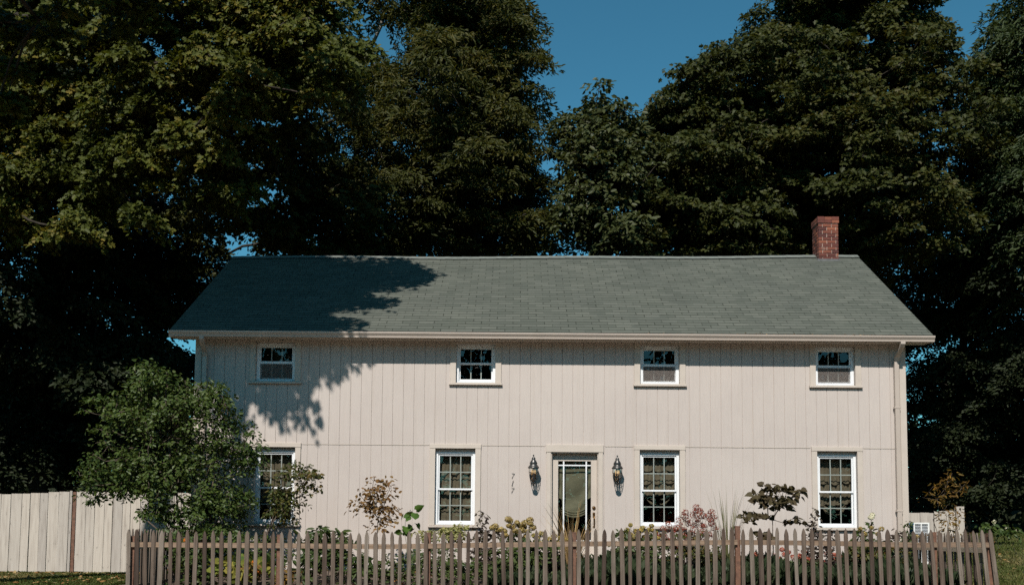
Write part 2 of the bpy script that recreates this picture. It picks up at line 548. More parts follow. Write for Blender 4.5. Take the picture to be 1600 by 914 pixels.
SHAPES = {
    'oval': ([(0, 0, 0), (.32, .27, .07), (.70, .22, .05), (1, 0, -.10), (.70, -.22, .05), (.32, -.27, .07)], [(0, 3, 2, 1), (0, 5, 4, 3)]),
    'lance': ([(0, 0, 0), (.3, .15, .04), (.7, .12, .02), (1, 0, -.14), (.7, -.12, .02), (.3, -.15, .04)], [(0, 3, 2, 1), (0, 5, 4, 3)]),
    'heart': ([(0, 0, 0), (-.12, .22, .05), (.10, .44, .10), (.45, .38, .08), (1, 0, -.16), (.45, -.38, .08), (.10, -.44, .10), (-.12, -.22, .05)], [(0, 4, 3, 2, 1), (0, 7, 6, 5, 4)]),
    'maple': ([(0, 0, 0), (-.04, .30, .05), (.22, .22, .03), (.40, .52, .02), (.52, .20, .03), (.72, .26, 0), (1, 0, -.14),
               (.72, -.26, 0), (.52, -.20, .03), (.40, -.52, .02), (.22, -.22, .03), (-.04, -.30, .05)], [(0, 6, 5, 4, 3, 2, 1), (0, 11, 10, 9, 8, 7, 6)]),
    'blade': ([(0, .02, 0), (0, -.02, 0), (.5, -.016, .0), (.5, .016, .0), (1, 0, -.10)], [(0, 1, 2, 3), (3, 2, 4)]),
    'petal': ([(0, 0, 0), (.5, .42, .06), (1, 0, 0), (.5, -.42, .06)], [(0, 2, 1), (0, 3, 2)]),
}


def leaves(name, pts, dirs, nrms, sizes, mat, parent=None, shape='oval'):
    T, F = SHAPES[shape]
    T = np.array(T, float)
    pts, d, n = np.asarray(pts, float), np.asarray(dirs, float), np.asarray(nrms, float)
    k = len(pts)
    sizes = np.broadcast_to(np.asarray(sizes, float), (k,))
    d = d / (np.linalg.norm(d, axis=1, keepdims=True) + 1e-9)
    n = n - d * (n * d).sum(1, keepdims=True)
    n = n / (np.linalg.norm(n, axis=1, keepdims=True) + 1e-9)
    b = np.cross(n, d)
    V = pts[:, None, :] + sizes[:, None, None] * (T[None, :, 0, None] * d[:, None, :] + T[None, :, 1, None] * b[:, None, :] + T[None, :, 2, None] * n[:, None, :])
    nv = len(T)
    me = bpy.data.meshes.new(name)
    me.vertices.add(k * nv)
    me.vertices.foreach_set('co', V.reshape(-1).astype(np.float32))
    flat = np.concatenate([np.array(f) for f in F])
    lens = np.array([len(f) for f in F])
    loops = (np.arange(k)[:, None] * nv + flat[None, :]).reshape(-1)
    tot = np.tile(lens, k)
    start = np.concatenate([[0], np.cumsum(tot)[:-1]])
    me.loops.add(len(loops))
    me.loops.foreach_set('vertex_index', loops.astype(np.int32))
    me.polygons.add(len(tot))
    me.polygons.foreach_set('loop_start', start.astype(np.int32))
    me.polygons.foreach_set('loop_total', tot.astype(np.int32))
    me.update(calc_edges=True)
    me.validate()
    me.materials.append(mat)
    o = bpy.data.objects.new(name, me)
    col.objects.link(o)
    if parent:
        o.parent = parent
        o.location = -Vector(parent.location)
    return o


def unit(rng, k):
    v = rng.normal(size=(k, 3))
    return v / np.linalg.norm(v, axis=1, keepdims=True)


def clump(rng, c, out, r, k, flat=0.35, droop=0.35, tilt=0.3, up=0.7, jit=0.45, fwd=-.28):
    """one spray of leaves round c, spreading and drooping outwards"""
    rho = r * np.sqrt(rng.random(k))
    ph = rng.random(k) * 2 * np.pi
    wob = 1 + 0.28 * np.sin(3 * ph + rng.random() * 6) + 0.16 * np.sin(5 * ph + rng.random() * 6)
    rho = rho * wob
    x, y = rho * np.cos(ph), rho * np.sin(ph)
    z = rng.normal(size=k) * flat * r * 0.55 * (1 - 0.5 * (rho / r).clip(0, 1)) - droop * rho ** 2 / r
    z -= tilt * (x * out[0] + y * out[1])
    p = np.stack([x, y, z], 1) + c
    d = np.stack([np.cos(ph), np.sin(ph), np.full(k, -0.35)], 1) + rng.normal(size=(k, 3)) * 0.5
    n = np.array([.2 * fwd, fwd, up]) + np.array([out[0], out[1], 0.15 * out[2]]) * 0.55 + rng.normal(size=(k, 3)) * jit
    return p, d, n


def limb(mb, a, b, r0, r1, rng, n=6, segs=5, sag=0.06):
    a, b = np.array(a, float), np.array(b, float)
    Ln = np.linalg.norm(b - a)
    pts = []
    off = rng.normal(size=3) * Ln * sag
    for i in range(segs + 1):
        t = i / segs
        p = a + (b - a) * t + off * math.sin(math.pi * t) + np.array([0, 0, Ln * 0.07 * math.sin(math.pi * t)])
        if 0 < i < segs:
            p = p + rng.normal(size=3) * Ln * 0.018
        pts.append(p)
    mb.tube(pts, [r0 + (r1 - r0) * (i / segs) for i in range(segs + 1)], n)


def branch(mb, origin, roots, pts, rng, tip=.012, n=4, segs=3, rmax=9.0, wob=.05):
    """twigs that reach every leaf spray, each leaving the nearest one already reached (pipe model)"""
    origin = np.array(origin, float)
    roots = [np.array(r, float) for r in roots]
    pts = [np.array(p, float) for p in pts]
    order = sorted(range(len(pts)), key=lambda i: min(np.linalg.norm(pts[i] - r) for r in roots))
    nodes = np.zeros((len(roots) + len(pts), 3))
    nodes[:len(roots)] = roots
    cost = np.zeros(len(nodes))
    par = [-1] * len(nodes)
    k = len(roots)
    for i in order:
        d = np.linalg.norm(nodes[:k] - pts[i], axis=1)
        j = int(np.argmin(d + .35 * cost[:k]))
        nodes[k] = pts[i]
        cost[k] = cost[j] + d[j]
        par[k] = j
        k += 1
    cnt = np.ones(len(nodes))
    for q in range(len(nodes) - 1, len(roots) - 1, -1):
        cnt[par[q]] += cnt[q]
    for q in range(len(roots), len(nodes)):
        a, b = nodes[par[q]], nodes[q]
        r1 = min(rmax, tip * math.sqrt(cnt[q]))
        r0 = min(rmax, r1 * 1.25)
        Ln = np.linalg.norm(b - a)
        P_ = [a - origin]
        off = rng.normal(size=3) * Ln * wob
        for i in range(1, segs + 1):
            t = i / segs
            P_.append(a + (b - a) * t + off * math.sin(math.pi * t) - origin + (rng.normal(size=3) * Ln * .015 if i < segs else 0))
        mb.tube(P_, [r0 + (r1 - r0) * i / segs for i in range(segs + 1)], n)


def blob_world(b):
    u, v, ru, rv, Y = b[:5]
    s = Y / 1555.6
    ry = b[5] if len(b) > 5 else ru * s
    return P(u, v, Y), np.array([ru * s, ry, rv * s])


def tree(name, label, base, trunk_top, trunk_r, blobs, mat, shape, leaf, clump_r, per, seed,
         dens=1.0, flat=0.35, droop=0.35, group='trees behind the house', bark='bark', cat='tree', fill=0.25, upn=0.7, keep=None, fwd=-.28, tilt=.3):
    rng = np.random.default_rng(seed)
    root = empty(name, tuple(base), label, cat, group)
    A = ([], [], [])
    centres = []
    mb = MB()
    base, top = np.array(base, float), np.array(trunk_top, float)
    tp = []
    for i in range(7):
        t = i / 6
        tp.append(base + (top - base) * t + (rng.normal(size=3) * trunk_r * 0.5 if 0 < i < 6 else 0) - (np.array([0, 0, 0.3]) if i == 0 else 0))
    mb.tube([p - base for p in tp], [trunk_r * (1.35 if i == 0 else 1 - 0.72 * i / 6) for i in range(7)], 9)
    for b in blobs:
        c, R = blob_world(b)
        area = 4 * math.pi * ((R[0] * R[1]) ** 1.6 / 3 + (R[0] * R[2]) ** 1.6 / 3 + (R[1] * R[2]) ** 1.6 / 3) ** (1 / 1.6)
        k = max(4, int(dens * area / (clump_r ** 2 * 2.0)))
        U = unit(rng, k)
        rr = np.where(rng.random(k) < fill, rng.uniform(0.15, 0.7, k), rng.uniform(0.78, 1.04, k))
        ang = rng.random(3) * 6
        lump = 1 + 0.13 * np.sin(3 * U[:, 0] + ang[0]) * np.sin(4 * U[:, 2] + ang[1]) + 0.09 * np.sin(7 * U[:, 1] + ang[2])
        for i in range(k):
            cc = c + U[i] * R * rr[i] * lump[i]
            if cc[2] < base[2] + 0.6:
                continue
            if keep is not None and not keep(cc):
                continue
            r = clump_r * rng.uniform(0.6, 1.25)
            o = U[i] * np.array([1, 1, 0.6])
            q = clump(rng, cc, o, r, int(per * (r / clump_r) ** 1.6), flat, droop, tilt, upn, .45, fwd)
            for a, bq in zip(A, q):
                a.append(bq)
            centres.append(cc)
    branch(mb, base, tp[2:], centres, rng, .008 if fwd < -.5 else .011, rmax=.05 if fwd < -.5 else trunk_r * .5)
    pts, d, n = (np.concatenate(a) for a in A)
    mb.build('trunk', M[bark], root)
    leaves('crown', pts, d, n, leaf * rng.uniform(0.65, 1.25, len(pts)), L[mat], root, shape)
    return root


# ------------------------------------------------------------------ ground
def G(x, y):
    """height of the ground"""
    def ss(a, b, t):
        t = min(1, max(0, (t - a) / (b - a)))
        return t * t * (3 - 2 * t)
    front = -0.25 - 0.033 * max(0, 15.0 - y)
    front = max(front, -0.75)
    mid = -0.25 + 0.25 * ss(15.2, 19.0, y)
    left = -0.25 + 0.05 * ss(15, 21, y) + 0.35 * ss(24, 45, y)
    right = -0.2 + 0.94 * ss(14.5, 33, y) * (0.5 + 0.5 * ss(15, 30, y)) if y > 14.5 else -0.25
    if y < 15.0:
        return front
    wl = 1 - ss(-7.2, -6.2, x)
    wr = ss(7.5, 9.2, x)
    h = mid * (1 - wl) * (1 - wr) + left * wl + right * wr
    return h


def sheet(xs, ys, dz=0.0):
    mb = MB()
    vs = [(x, y, G(x, y) + dz) for y in ys for x in xs]
    nx = len(xs)
    fs = [(j * nx + i, j * nx + i + 1, (j + 1) * nx + i + 1, (j + 1) * nx + i) for j in range(len(ys) - 1) for i in range(nx - 1)]
    mb.add(vs, fs, 0, True)
    return mb


xs = [-900, -300, -120, -60, -35] + list(np.arange(-24, 28.01, 0.4)) + [35, 60, 120, 300, 900]
ys = [-900, -200, -60, -20, 0, 6, 10, 13, 14.5] + list(np.arange(15, 46.01, 0.4)) + [60, 120, 300, 900]
tag(sheet(xs, ys).build('ground', M['lawn']), kind='structure')
tag(sheet(list(np.arange(-5.9, 7.45, 0.3)), list(np.arange(15.6, 19.35, 0.25)), 0.006).build('garden_bed', M['soil']), kind='structure')

M['asphalt'] = plain('asphalt', (0.055, 0.054, 0.052), 0.9, var=0.25, scale=30, bumpy=0.4)
M['concrete'] = plain('bounce_concrete', (0.46, 0.37, 0.28), 0.9, var=0.12, scale=4, bumpy=0.3)  # pale warm tone picked for the light it bounces back
for nm, y0_, y1_, mt in (('road', -9.0, 8.6, 'asphalt'), ('bounce_pavement', 9.4, 14.6, 'concrete')):  # unseen paved strip added to throw warm bounce light onto the house wall
    q = MB()
    for i in range(-30, 30):
        gap = .012 if nm == 'bounce_pavement' else 0
        nn = 8
        yy_ = [y0_ + (y1_ - y0_) * k / nn for k in range(nn + 1)]
        vs = [(x, y, G(0, y) + .03) for y in yy_ for x in (i * 2.0, i * 2.0 + 2.0 - gap)]
        q.add(vs, [(2 * k, 2 * k + 1, 2 * k + 3, 2 * k + 2) for k in range(nn)], 0)
    tag(q.build(nm, M[mt]), kind='structure')
q = MB()
q.bar(-60, 8.61, G(0, 8.6) - .2, 60, 8.76, G(0, 8.6) + .12, .01)
tag(q.build('kerb', M['concrete']), kind='structure')

# ------------------------------------------------------------------ house
F = 19.3
WX0, WX1, WTOP = -6.19, 7.665, 4.50
BACK = 26.7
EAVE_Y, EAVE_Z, RIDGE_Y = 18.93, 4.585, 23.0
house = empty('house', (0.7, F, 0), 'long two storey beige board sided house with grey shingled roof', 'house')


def hb(mb, name, mats, parent=None):
    """link a mesh given in world coordinates under the house or one of its parts"""
    par = parent or house
    o = mb.build(name, mats, par)
    o.location = -(Vector(par.location) if par is house else Vector((0, 0, 0)))
    if par is not house:
        o.location = (0, 0, 0)
    return o


UPC = [-4.642, -0.721, 2.881, 6.313]
LOC = [-4.60, -1.10, 2.871, 6.317]
UPZ, LOZ = (3.655, 4.415), (0.885, 2.360)
UW, LW = 0.385, 0.388
DOOR = (0.759, 1.682, 0.255, 2.305)
openings_up = [(c - UW, c + UW, *UPZ) for c in UPC]
openings_lo = [(c - LW, c + LW, *LOZ) for c in LOC] + [DOOR]


def panel_wall(mb, z0, z1, opens, gx, y=F, gw=0.0095, gd=0.012):
    """a sheet of grooved board siding with real recessed grooves and real openings"""
    gs = [x for x in np.arange(gx - 40 * 0.2065, WX1, 0.2065) if WX0 + 0.12 < x < WX1 - 0.12]
    X = sorted(set([WX0, WX1] + [round(v, 5) for g in gs for v in (g - gw / 2, g + gw / 2)] + [v for o in opens for v in o[:2]]))
    Z = sorted(set([z0, z1] + [min(max(v, z0), z1) for o in opens for v in o[2:]]))

    def cell(xm, zm):
        for o in opens:
            if o[0] < xm < o[1] and o[2] < zm < o[3]:
                return None
        for g in gs:
            if abs(xm - g) < gw / 2:
                return gd
        return 0.0
    D = [[cell((X[i] + X[i + 1]) / 2, (Z[j] + Z[j + 1]) / 2) for i in range(len(X) - 1)] for j in range(len(Z) - 1)]
    for j in range(len(Z) - 1):
        for i in range(len(X) - 1):
            d = D[j][i]
            if d is None:
                continue
            mb.add([(X[i], y + d, Z[j]), (X[i + 1], y + d, Z[j]), (X[i + 1], y + d, Z[j + 1]), (X[i], y + d, Z[j + 1])], [(0, 1, 2, 3)])
            if i + 1 < len(X) - 1:
                e = D[j][i + 1]
                e = 0.0 if e is None else e
                if abs(e - d) > 1e-6:
                    mb.add([(X[i + 1], y + d, Z[j]), (X[i + 1], y + e, Z[j]), (X[i + 1], y + e, Z[j + 1]), (X[i + 1], y + d, Z[j + 1])], [(0, 1, 2, 3)])


SEAM = 2.428
wall = MB()
panel_wall(wall, SEAM + 0.002, WTOP, openings_up, P(531, 640, F)[0])
panel_wall(wall, 0.0, SEAM - 0.002, openings_lo, P(512, 760, F)[0], y=F + 0.004, gw=0.0075, gd=0.008)
wall.box(WX0, F + 0.016, SEAM - 0.02, WX1, F + 0.03, SEAM + 0.02)
# reveals of the openings
for (a, b_, c, d) in openings_up + openings_lo:
    for q in ([(a, F, c), (a, F + .17, c), (a, F + .17, d), (a, F, d)], [(b_, F, c), (b_, F + .17, c), (b_, F + .17, d), (b_, F, d)],
              [(a, F, d), (b_, F, d), (b_, F + .17, d), (a, F + .17, d)], [(a, F, c), (b_, F, c), (b_, F + .17, c), (a, F + .17, c)]):
        wall.add(q, [(0, 1, 2, 3)])
# gable ends and back
RZ = 7.19
for x in (WX0, WX1):
    wall.add([(x, F, 0), (x, BACK, 0), (x, BACK, WTOP), (x, RIDGE_Y, RZ - 0.12), (x, F, WTOP)], [(0, 1, 2, 3, 4)])
wall.add([(WX0, BACK, 0), (WX1, BACK, 0), (WX1, BACK, WTOP), (WX0, BACK, WTOP)], [(0, 1, 2, 3)])
hb(wall, 'wall', M['siding'])
rooms = MB()
rooms.box(WX0 + .05, F + 3.2, 0.02, WX1 - .05, F + 3.3, WTOP)
rooms.box(WX0 + .05, F + .18, 2.50, WX1 - .05, F + 3.2, 2.62)
rooms.box(WX0 + .05, F + .18, 0.05, WX1 - .05, F + 3.2, 0.25)
for x in (-3, -0.0, 2.2, 4.6):
    rooms.box(x, F + .18, 0.3, x + .1, F + 3.2, 4.5)
hb(rooms, 'room_partition', M['interior'])

# base board, seam flashing, corner boards
for (a, b_) in ((WX0 - 0.02, WX0 + 0.105), (WX1 - 0.105, WX1 + 0.02)):
    t = MB()
    t.bar(a, F - 0.022, 0.0, b_, F + 0.001, WTOP - 0.002)
    hb(t, 'corner_board', M['trim'])
rs = random.Random(3)
ops = sorted(openings_lo)
runs = list(zip([WX0 + .12] + [o[1] + .13 for o in ops], [o[0] - .13 for o in ops] + [WX1 - .12]))
for xa_, xb_ in runs:
    t = MB()
    n_ = max(3, int((xb_ - xa_) / .2))
    vs, fs = [], []
    for i in range(n_ + 1):
        x = xa_ + (xb_ - xa_) * i / n_
        w_ = rs.uniform(-.002, .002)
        vs += [(x, F - .003, SEAM - .007 + w_), (x, F - .004, SEAM + .006 + w_), (x, F + .005, SEAM + .006 + w_), (x, F + .005, SEAM - .007 + w_)]
    for i in range(n_):
        for k in range(4):
            k2 = (k + 1) % 4
            fs.append((i * 4 + k, i * 4 + 4 + k, i * 4 + 4 + k2, i * 4 + k2))
    t.add(vs, fs)
    hb(t, 'seam_strip', M['trim'])


# windows
def curtain(win, c, z0, z1, y, half, style, seed, mat='cloth'):
    """gathered balloon shade: tiers of scalloped cloth, each tucked behind the next one up"""
    rng = random.Random(seed)
    mb = MB()
    tiers = {'full': 4, 'half': 2, 'swag': 3}[style]
    cover = {'full': 0.96, 'half': 0.62, 'swag': 0.56}[style] * (z1 - z0)
    h = cover / tiers
    nx = 36
    ph = rng.uniform(0, 6)
    for k in range(tiers):
        zt = z1 - k * h + 0.02
        rows = 7
        vs, fs = [], []
        for j in range(rows + 1):
            t_ = j / rows
            for i in range(nx + 1):
                s_ = i / nx
                sc_ = abs(math.sin(math.pi * (s_ * 3 + 0.08 * math.sin(ph + k))))
                drop = h * (1.16 + 0.18 * sc_ + 0.05 * math.sin(ph + 5 * s_ + k))
                x = c - half + 2 * half * s_ + 0.012 * math.sin(t_ * 3 + k + ph)
                fold = 0.010 * math.sin(2 * math.pi * s_ * 9 + k * 1.3 + ph) * (0.4 + t_)
                yy = y - 0.006 * (tiers - k) - 0.05 * sc_ * t_ ** 2 + fold
                vs.append((x, yy, zt - drop * t_))
        for j in range(rows):
            for i in range(nx):
                a = j * (nx + 1) + i
                fs.append((a, a + 1, a + nx + 2, a + nx + 1))
        mb.add(vs, fs, 0, True)
    if style in ('half', 'swag'):
        zb = z1 - cover - 0.05
        for q in range(3 if style == 'half' else 2):      # loose looped tails under the last tier
            for sgn in (-1, 1):
                pts = []
                for i in range(9):
                    s_ = i / 8
                    pts.append((c + sgn * half * (0.85 - 0.75 * s_), y - 0.03, zb + 0.05 - (0.10 + 0.10 * q) * math.sin(math.pi * s_ * 0.55) - rng.uniform(0, .012)))
                mb.tube(pts, [0.018 + 0.012 * math.sin(i * 1.3 + q) for i in range(9)], 6)
    o = mb.build('curtain', M[mat], win)
    return o


def window(c, z0, z1, hw, upper, idx):
    y0 = F + 0.066                            # face of the vinyl frame
    fw = 0.052
    fr = MB()
    zh = z1
    if not upper:
        z1 = z1 - 0.050                       # the head stop above the frame is house trim
    # outer frame
    fr.bar(c - hw, y0, z0, c - hw + fw, F + 0.165, z1)
    fr.bar(c + hw - fw, y0, z0, c + hw, F + 0.165, z1)
    fr.bar(c - hw + fw, y0, z1 - fw, c + hw - fw, F + 0.165, z1)
    fr.bar(c - hw + fw, y0 - 0.012, z0, c + hw - fw, F + 0.165, z0 + 0.036)
    win = hb(fr, 'window', M['white'])
    ix0, ix1, iz0, iz1 = c - hw + fw, c + hw - fw, z0 + 0.036, z1 - fw
    zm = z0 + (z1 - z0) * (0.51 if upper else 0.485)
    sw = 0.030
    for nm, a, b_, yy, mr in (('upper', zm - 0.018, iz1, y0 + 0.022, 0), ('lower', iz0, zm + 0.016, y0 + 0.052, 1)):
        s_ = MB()
        s_.bar(ix0, yy, a, ix0 + sw, yy + .028, b_)
        s_.bar(ix1 - sw, yy, a, ix1, yy + .028, b_)
        s_.bar(ix0 + sw, yy, a, ix1 - sw, yy + .028, a + (0.036 if nm == 'upper' else 0.044))
        s_.bar(ix0 + sw, yy, b_ - 0.032, ix1 - sw, yy + .028, b_)
        sash = s_.build('sash', M['white'], win)
        g = MB()
        gx0, gx1, gz0, gz1 = ix0 + sw, ix1 - sw, a + (0.036 if nm == 'upper' else 0.044), b_ - 0.032
        g.add([(gx0, yy + .012, gz0), (gx1, yy + .012, gz0), (gx1, yy + .012, gz1), (gx0, yy + .012, gz1)], [(0, 1, 2, 3)])
        g.build('pane', M['glass'], win)
        g = MB()
        for k in (1, 2):
            x = gx0 + (gx1 - gx0) * k / 3
            g.box(x - .010, yy + .016, gz0, x + .010, yy + .022, gz1)
        if upper:
            for z in (gz0 + .004, gz1 - .004):
                g.box(gx0, yy + .0155, z - .003, gx1, yy + .0225, z + .003)
        else:
            z = (gz0 + gz1) / 2
            g.box(gx0, yy + .0155, z - .010, gx1, yy + .0225, z + .010)
        g.build('grille', M['grille'], win)
    if upper and idx in (0, 2, 3):
        g = MB()
        yy = y0 + 0.012
        g.add([(ix0 + .012, yy, iz0 + .012), (ix1 - .012, yy, iz0 + .012), (ix1 - .012, yy, zm - .03), (ix0 + .012, yy, zm - .03)], [(0, 1, 2, 3)])
        g.build('screen', M['screen'], win)
        g = MB()
        for q in ((ix0, iz0, ix0 + .014, zm - .018), (ix1 - .014, iz0, ix1, zm - .018), (ix0 + .014, iz0, ix1 - .014, iz0 + .014), (ix0 + .014, zm - .032, ix1 - .014, zm - .018)):
            g.box(q[0], yy - .004, q[1], q[2], yy + .006, q[3])
        g.build('screen_frame', M['white'], win)
    # casing and sill in house trim
    cs = MB()
    if not upper:
        cs.bar(c - hw + .001, F + .050, z1 + .001, c + hw - .001, F + .165, zh - .001)
        z1 = zh
    cw = 0.115 if upper else 0.108
    top = WTOP - 0.035 if upper else z1 + 0.002
    cs.bar(c - hw - cw, F - 0.024, z0 - 0.012, c - hw - .001, F + 0.002, top)
    cs.bar(c + hw + .001, F - 0.024, z0 - 0.012, c + hw + cw, F + 0.002, top)
    if upper:
        cs.bar(c - hw - .001, F - 0.024, z1 + .002, c + hw + .001, F + 0.002, top)
    else:
        cs.bar(c - hw - cw - .004, F - 0.030, top + .001, c + hw + cw + .004, F + 0.002, top + 0.088)
    cs.build('casing', M['trim'], win)
    sl_ = MB()
    zs = z0 - 0.015
    sl_.bar(c - hw - cw - .018, F - 0.058, zs - 0.036, c + hw + cw + .018, F + 0.002, zs)
    sl_.bar(c - hw + .002, F - 0.022, zs, c + hw - .002, F + 0.052, z0)
    sl_.build('sill', M['trim'], win)
    if not upper:
        curtain(win, c, z0 + .05, z1 - .09, F + 0.27, hw - 0.03, ['half', 'full', 'swag', 'half'][idx], 20 + idx)
    return win


for i, c in enumerate(UPC):
    window(c, *UPZ, UW, True, i)
for i, c in enumerate(LOC):
    window(c, *LOZ, LW, False, i)

# door
dx0, dx1, dz0, dz1 = DOOR
dy = F + 0.105
dm = MB()
gx0, gx1, gz0, gz1 = 0.905, 1.545, 0.585, 2.14
dm.bar(dx0 + .02, dy, dz0 + .02, gx0, dy + .045, dz1 - .02)
dm.bar(gx1, dy, dz0 + .02, dx1 - .02, dy + .045, dz1 - .02)
dm.bar(gx0, dy, gz1, gx1, dy + .045, dz1 - .02)
dm.bar(gx0, dy, dz0 + .02, gx1, dy + .045, gz0)
dm.bar(gx0 + .05, dy - .012, dz0 + .08, gx1 - .05, dy, gz0 - .07)
door = hb(dm, 'door', M['trim'])
g = MB()
g.add([(gx0, dy + .02, gz0), (gx1, dy + .02, gz0), (gx1, dy + .02, gz1), (gx0, dy + .02, gz1)], [(0, 1, 2, 3)])
g.build('pane', M['glass'], door)
g = MB()
for x in (P(880.6, 780, dy)[0], P(916, 780, dy)[0]):
    g.bar(x - .014, dy + .004, gz0, x + .014, dy + .017, gz1)
g.bar(gx0, dy + .0055, 2.045, gx1, dy + .016, 2.071)
g.bar(gx0, dy + .0055, gz0 + .002, gx1, dy + .016, gz0 + .022)
g.build('muntin', M['white'], door)
# draped shade behind the door glass
g = MB()
vs, fs = [], []
nx, nz = 40, 40
for j in range(nz + 1):
    t_ = j / nz
    for i in range(nx + 1):
        s_ = i / nx * 2 - 1
        x = 1.225 + 0.325 * s_
        zt = 2.16
        zb = 1.22 - 0.10 * (1 - abs(s_) ** 1.8) + (0.22 if abs(s_) > 0.72 else 0) * 1.0
        sag = 0.16 * t_ * (1 - s_ * s_)
        z = zt + (zb - zt) * t_ - sag * (1 - t_) * 0.9
        amp = 0.022 * (0.25 + t_) * (1 - 0.5 * s_ * s_)
        y = F + 0.245 - amp * math.sin(13 * max(0.0, t_ - 0.18 * (1 - s_ * s_)) ** 1.5 + 2 * s_) - 0.055 * t_ ** 6
        vs.append((x, y, z))
for j in range(nz):
    for i in range(nx):
        a = j * (nx + 1) + i
        fs.append((a, a + 1, a + nx + 2, a + nx + 1))
g.add(vs, fs, 0, True)
for k in range(3):                                          # rolled swag folds along the bottom
    pts = []
    for i in range(13):
        s_ = i / 12 * 2 - 1
        pts.append((1.225 + 0.25 * s_, F + 0.19 - 0.01 * k, 1.235 - 0.045 * k - 0.09 * (1 - s_ * s_)))
    g.tube(pts, [0.012 + 0.012 * (1 - abs(i / 12 * 2 - 1)) for i in range(13)], 8)
g.build('shade', M['doorcloth'], door)
g = MB()
g.tube([(1.602, dy, 1.235), (1.602, dy - .018, 1.235)], .034, 14)
g.tube([(1.602, dy - .018, 1.235), (1.602, dy - .03, 1.235)], .02, 12)
g.build('deadbolt', M['brass'], door)
g = MB()
g.bar(1.578, dy - .012, 1.05, 1.626, dy, 1.145, .006)
g.bar(1.588, dy - .012, .845, 1.616, dy, .885, .006)
g.tube([(1.602, dy - .012, 1.09), (1.602, dy - .055, 1.075), (1.602, dy - .062, 1.0), (1.602, dy - .052, .91), (1.602, dy - .012, .866)], [.011, .013, .014, .012, .009], 8)
g.tube([(1.602, dy - .012, 1.12), (1.602, dy - .04, 1.125)], .012, 8)
g.build('handle', M['brass'], door)
g = MB()
g.bar(dx0 - .086, F - .026, .03, dx0 - .001, F + .003, dz1)
g.bar(dx1 + .001, F - .026, .03, dx1 + .086, F + .003, dz1)
g.bar(dx0 - .096, F - .034, dz1 + .001, dx1 + .096, F + .003, dz1 + .148)
g.box(dx0, F + .001, dz0 + .02, dx0 + .019, F + .13, dz1 - .001)
g.box(dx1 - .019, F + .001, dz0 + .02, dx1, F + .13, dz1 - .001)
g.box(dx0 + .019, F + .001, dz1 - .019, dx1 - .019, F + .13, dz1 - .001)
g.build('casing', M['trim'], door)
g = MB()
g.bar(dx0 - .05, F - .06, dz0 - .03, dx1 + .05, F + .14, dz0 + .012)
g.build('threshold', M['trim'], door)
g = MB()
g.bar(dx0 - .18, F - .42, -.08, dx1 + .18, F - .002, .165, .01)
g.bar(dx0 - .32, F - .80, -.10, dx1 + .32, F - .422, .05, .01)
hb(g, 'doorstep', M['stone'])


# house numbers: 7 1 7, slanted black figures one above the other
def figure(ch, x, z, h):
    g = MB()
    sl_ = 0.22

    def q(px_, pz):
        return (x + (px_ - 0.25) * h + sl_ * (pz - 0.5) * h, F - 0.012, z + (pz - 0.5) * h)
    if ch == '7':
        paths = [[(0.0, .86), (.02, .98), (.2, .95), (.38, .92), (.52, 1.0), (.44, .78), (.30, .5), (.22, .25), (.18, 0.0)]]
        rr = [[.035, .06, .075, .07, .05, .04, .055, .075, .07]]
    else:
        paths = [[(.10, .78), (.22, .86), (.30, 1.0), (.27, .6), (.25, .3), (.25, .02)], [(.08, .0), (.25, .02), (.42, .0)]]
        rr = [[.03, .04, .06, .07, .07, .065], [.03, .05, .03]]
    for p_, r_ in zip(paths, rr):
        g.tube([q(*k) for k in p_], [v * h * .60 for v in r_], 6)
    o = hb(g, 'house_number', M['iron'])
    return o


for ch, v in (('7', 743.2), ('1', 754.4), ('7', 765.8)):
    p = P(801 - 0.02 * (v - 754), v, F)
    figure(ch, p[0], p[2], 0.100)

# roof
ang = math.atan2(RZ - EAVE_Z, RIDGE_Y - EAVE_Y)
RX0, RX1 = -6.60, 8.09


def ridge_z(x):
    t_ = (x - RX0) / (RX1 - RX0)
    return 7.125 + 0.125 * t_ + 0.012 * math.sin(x * 1.1) - 0.02 * math.sin(math.pi * t_)


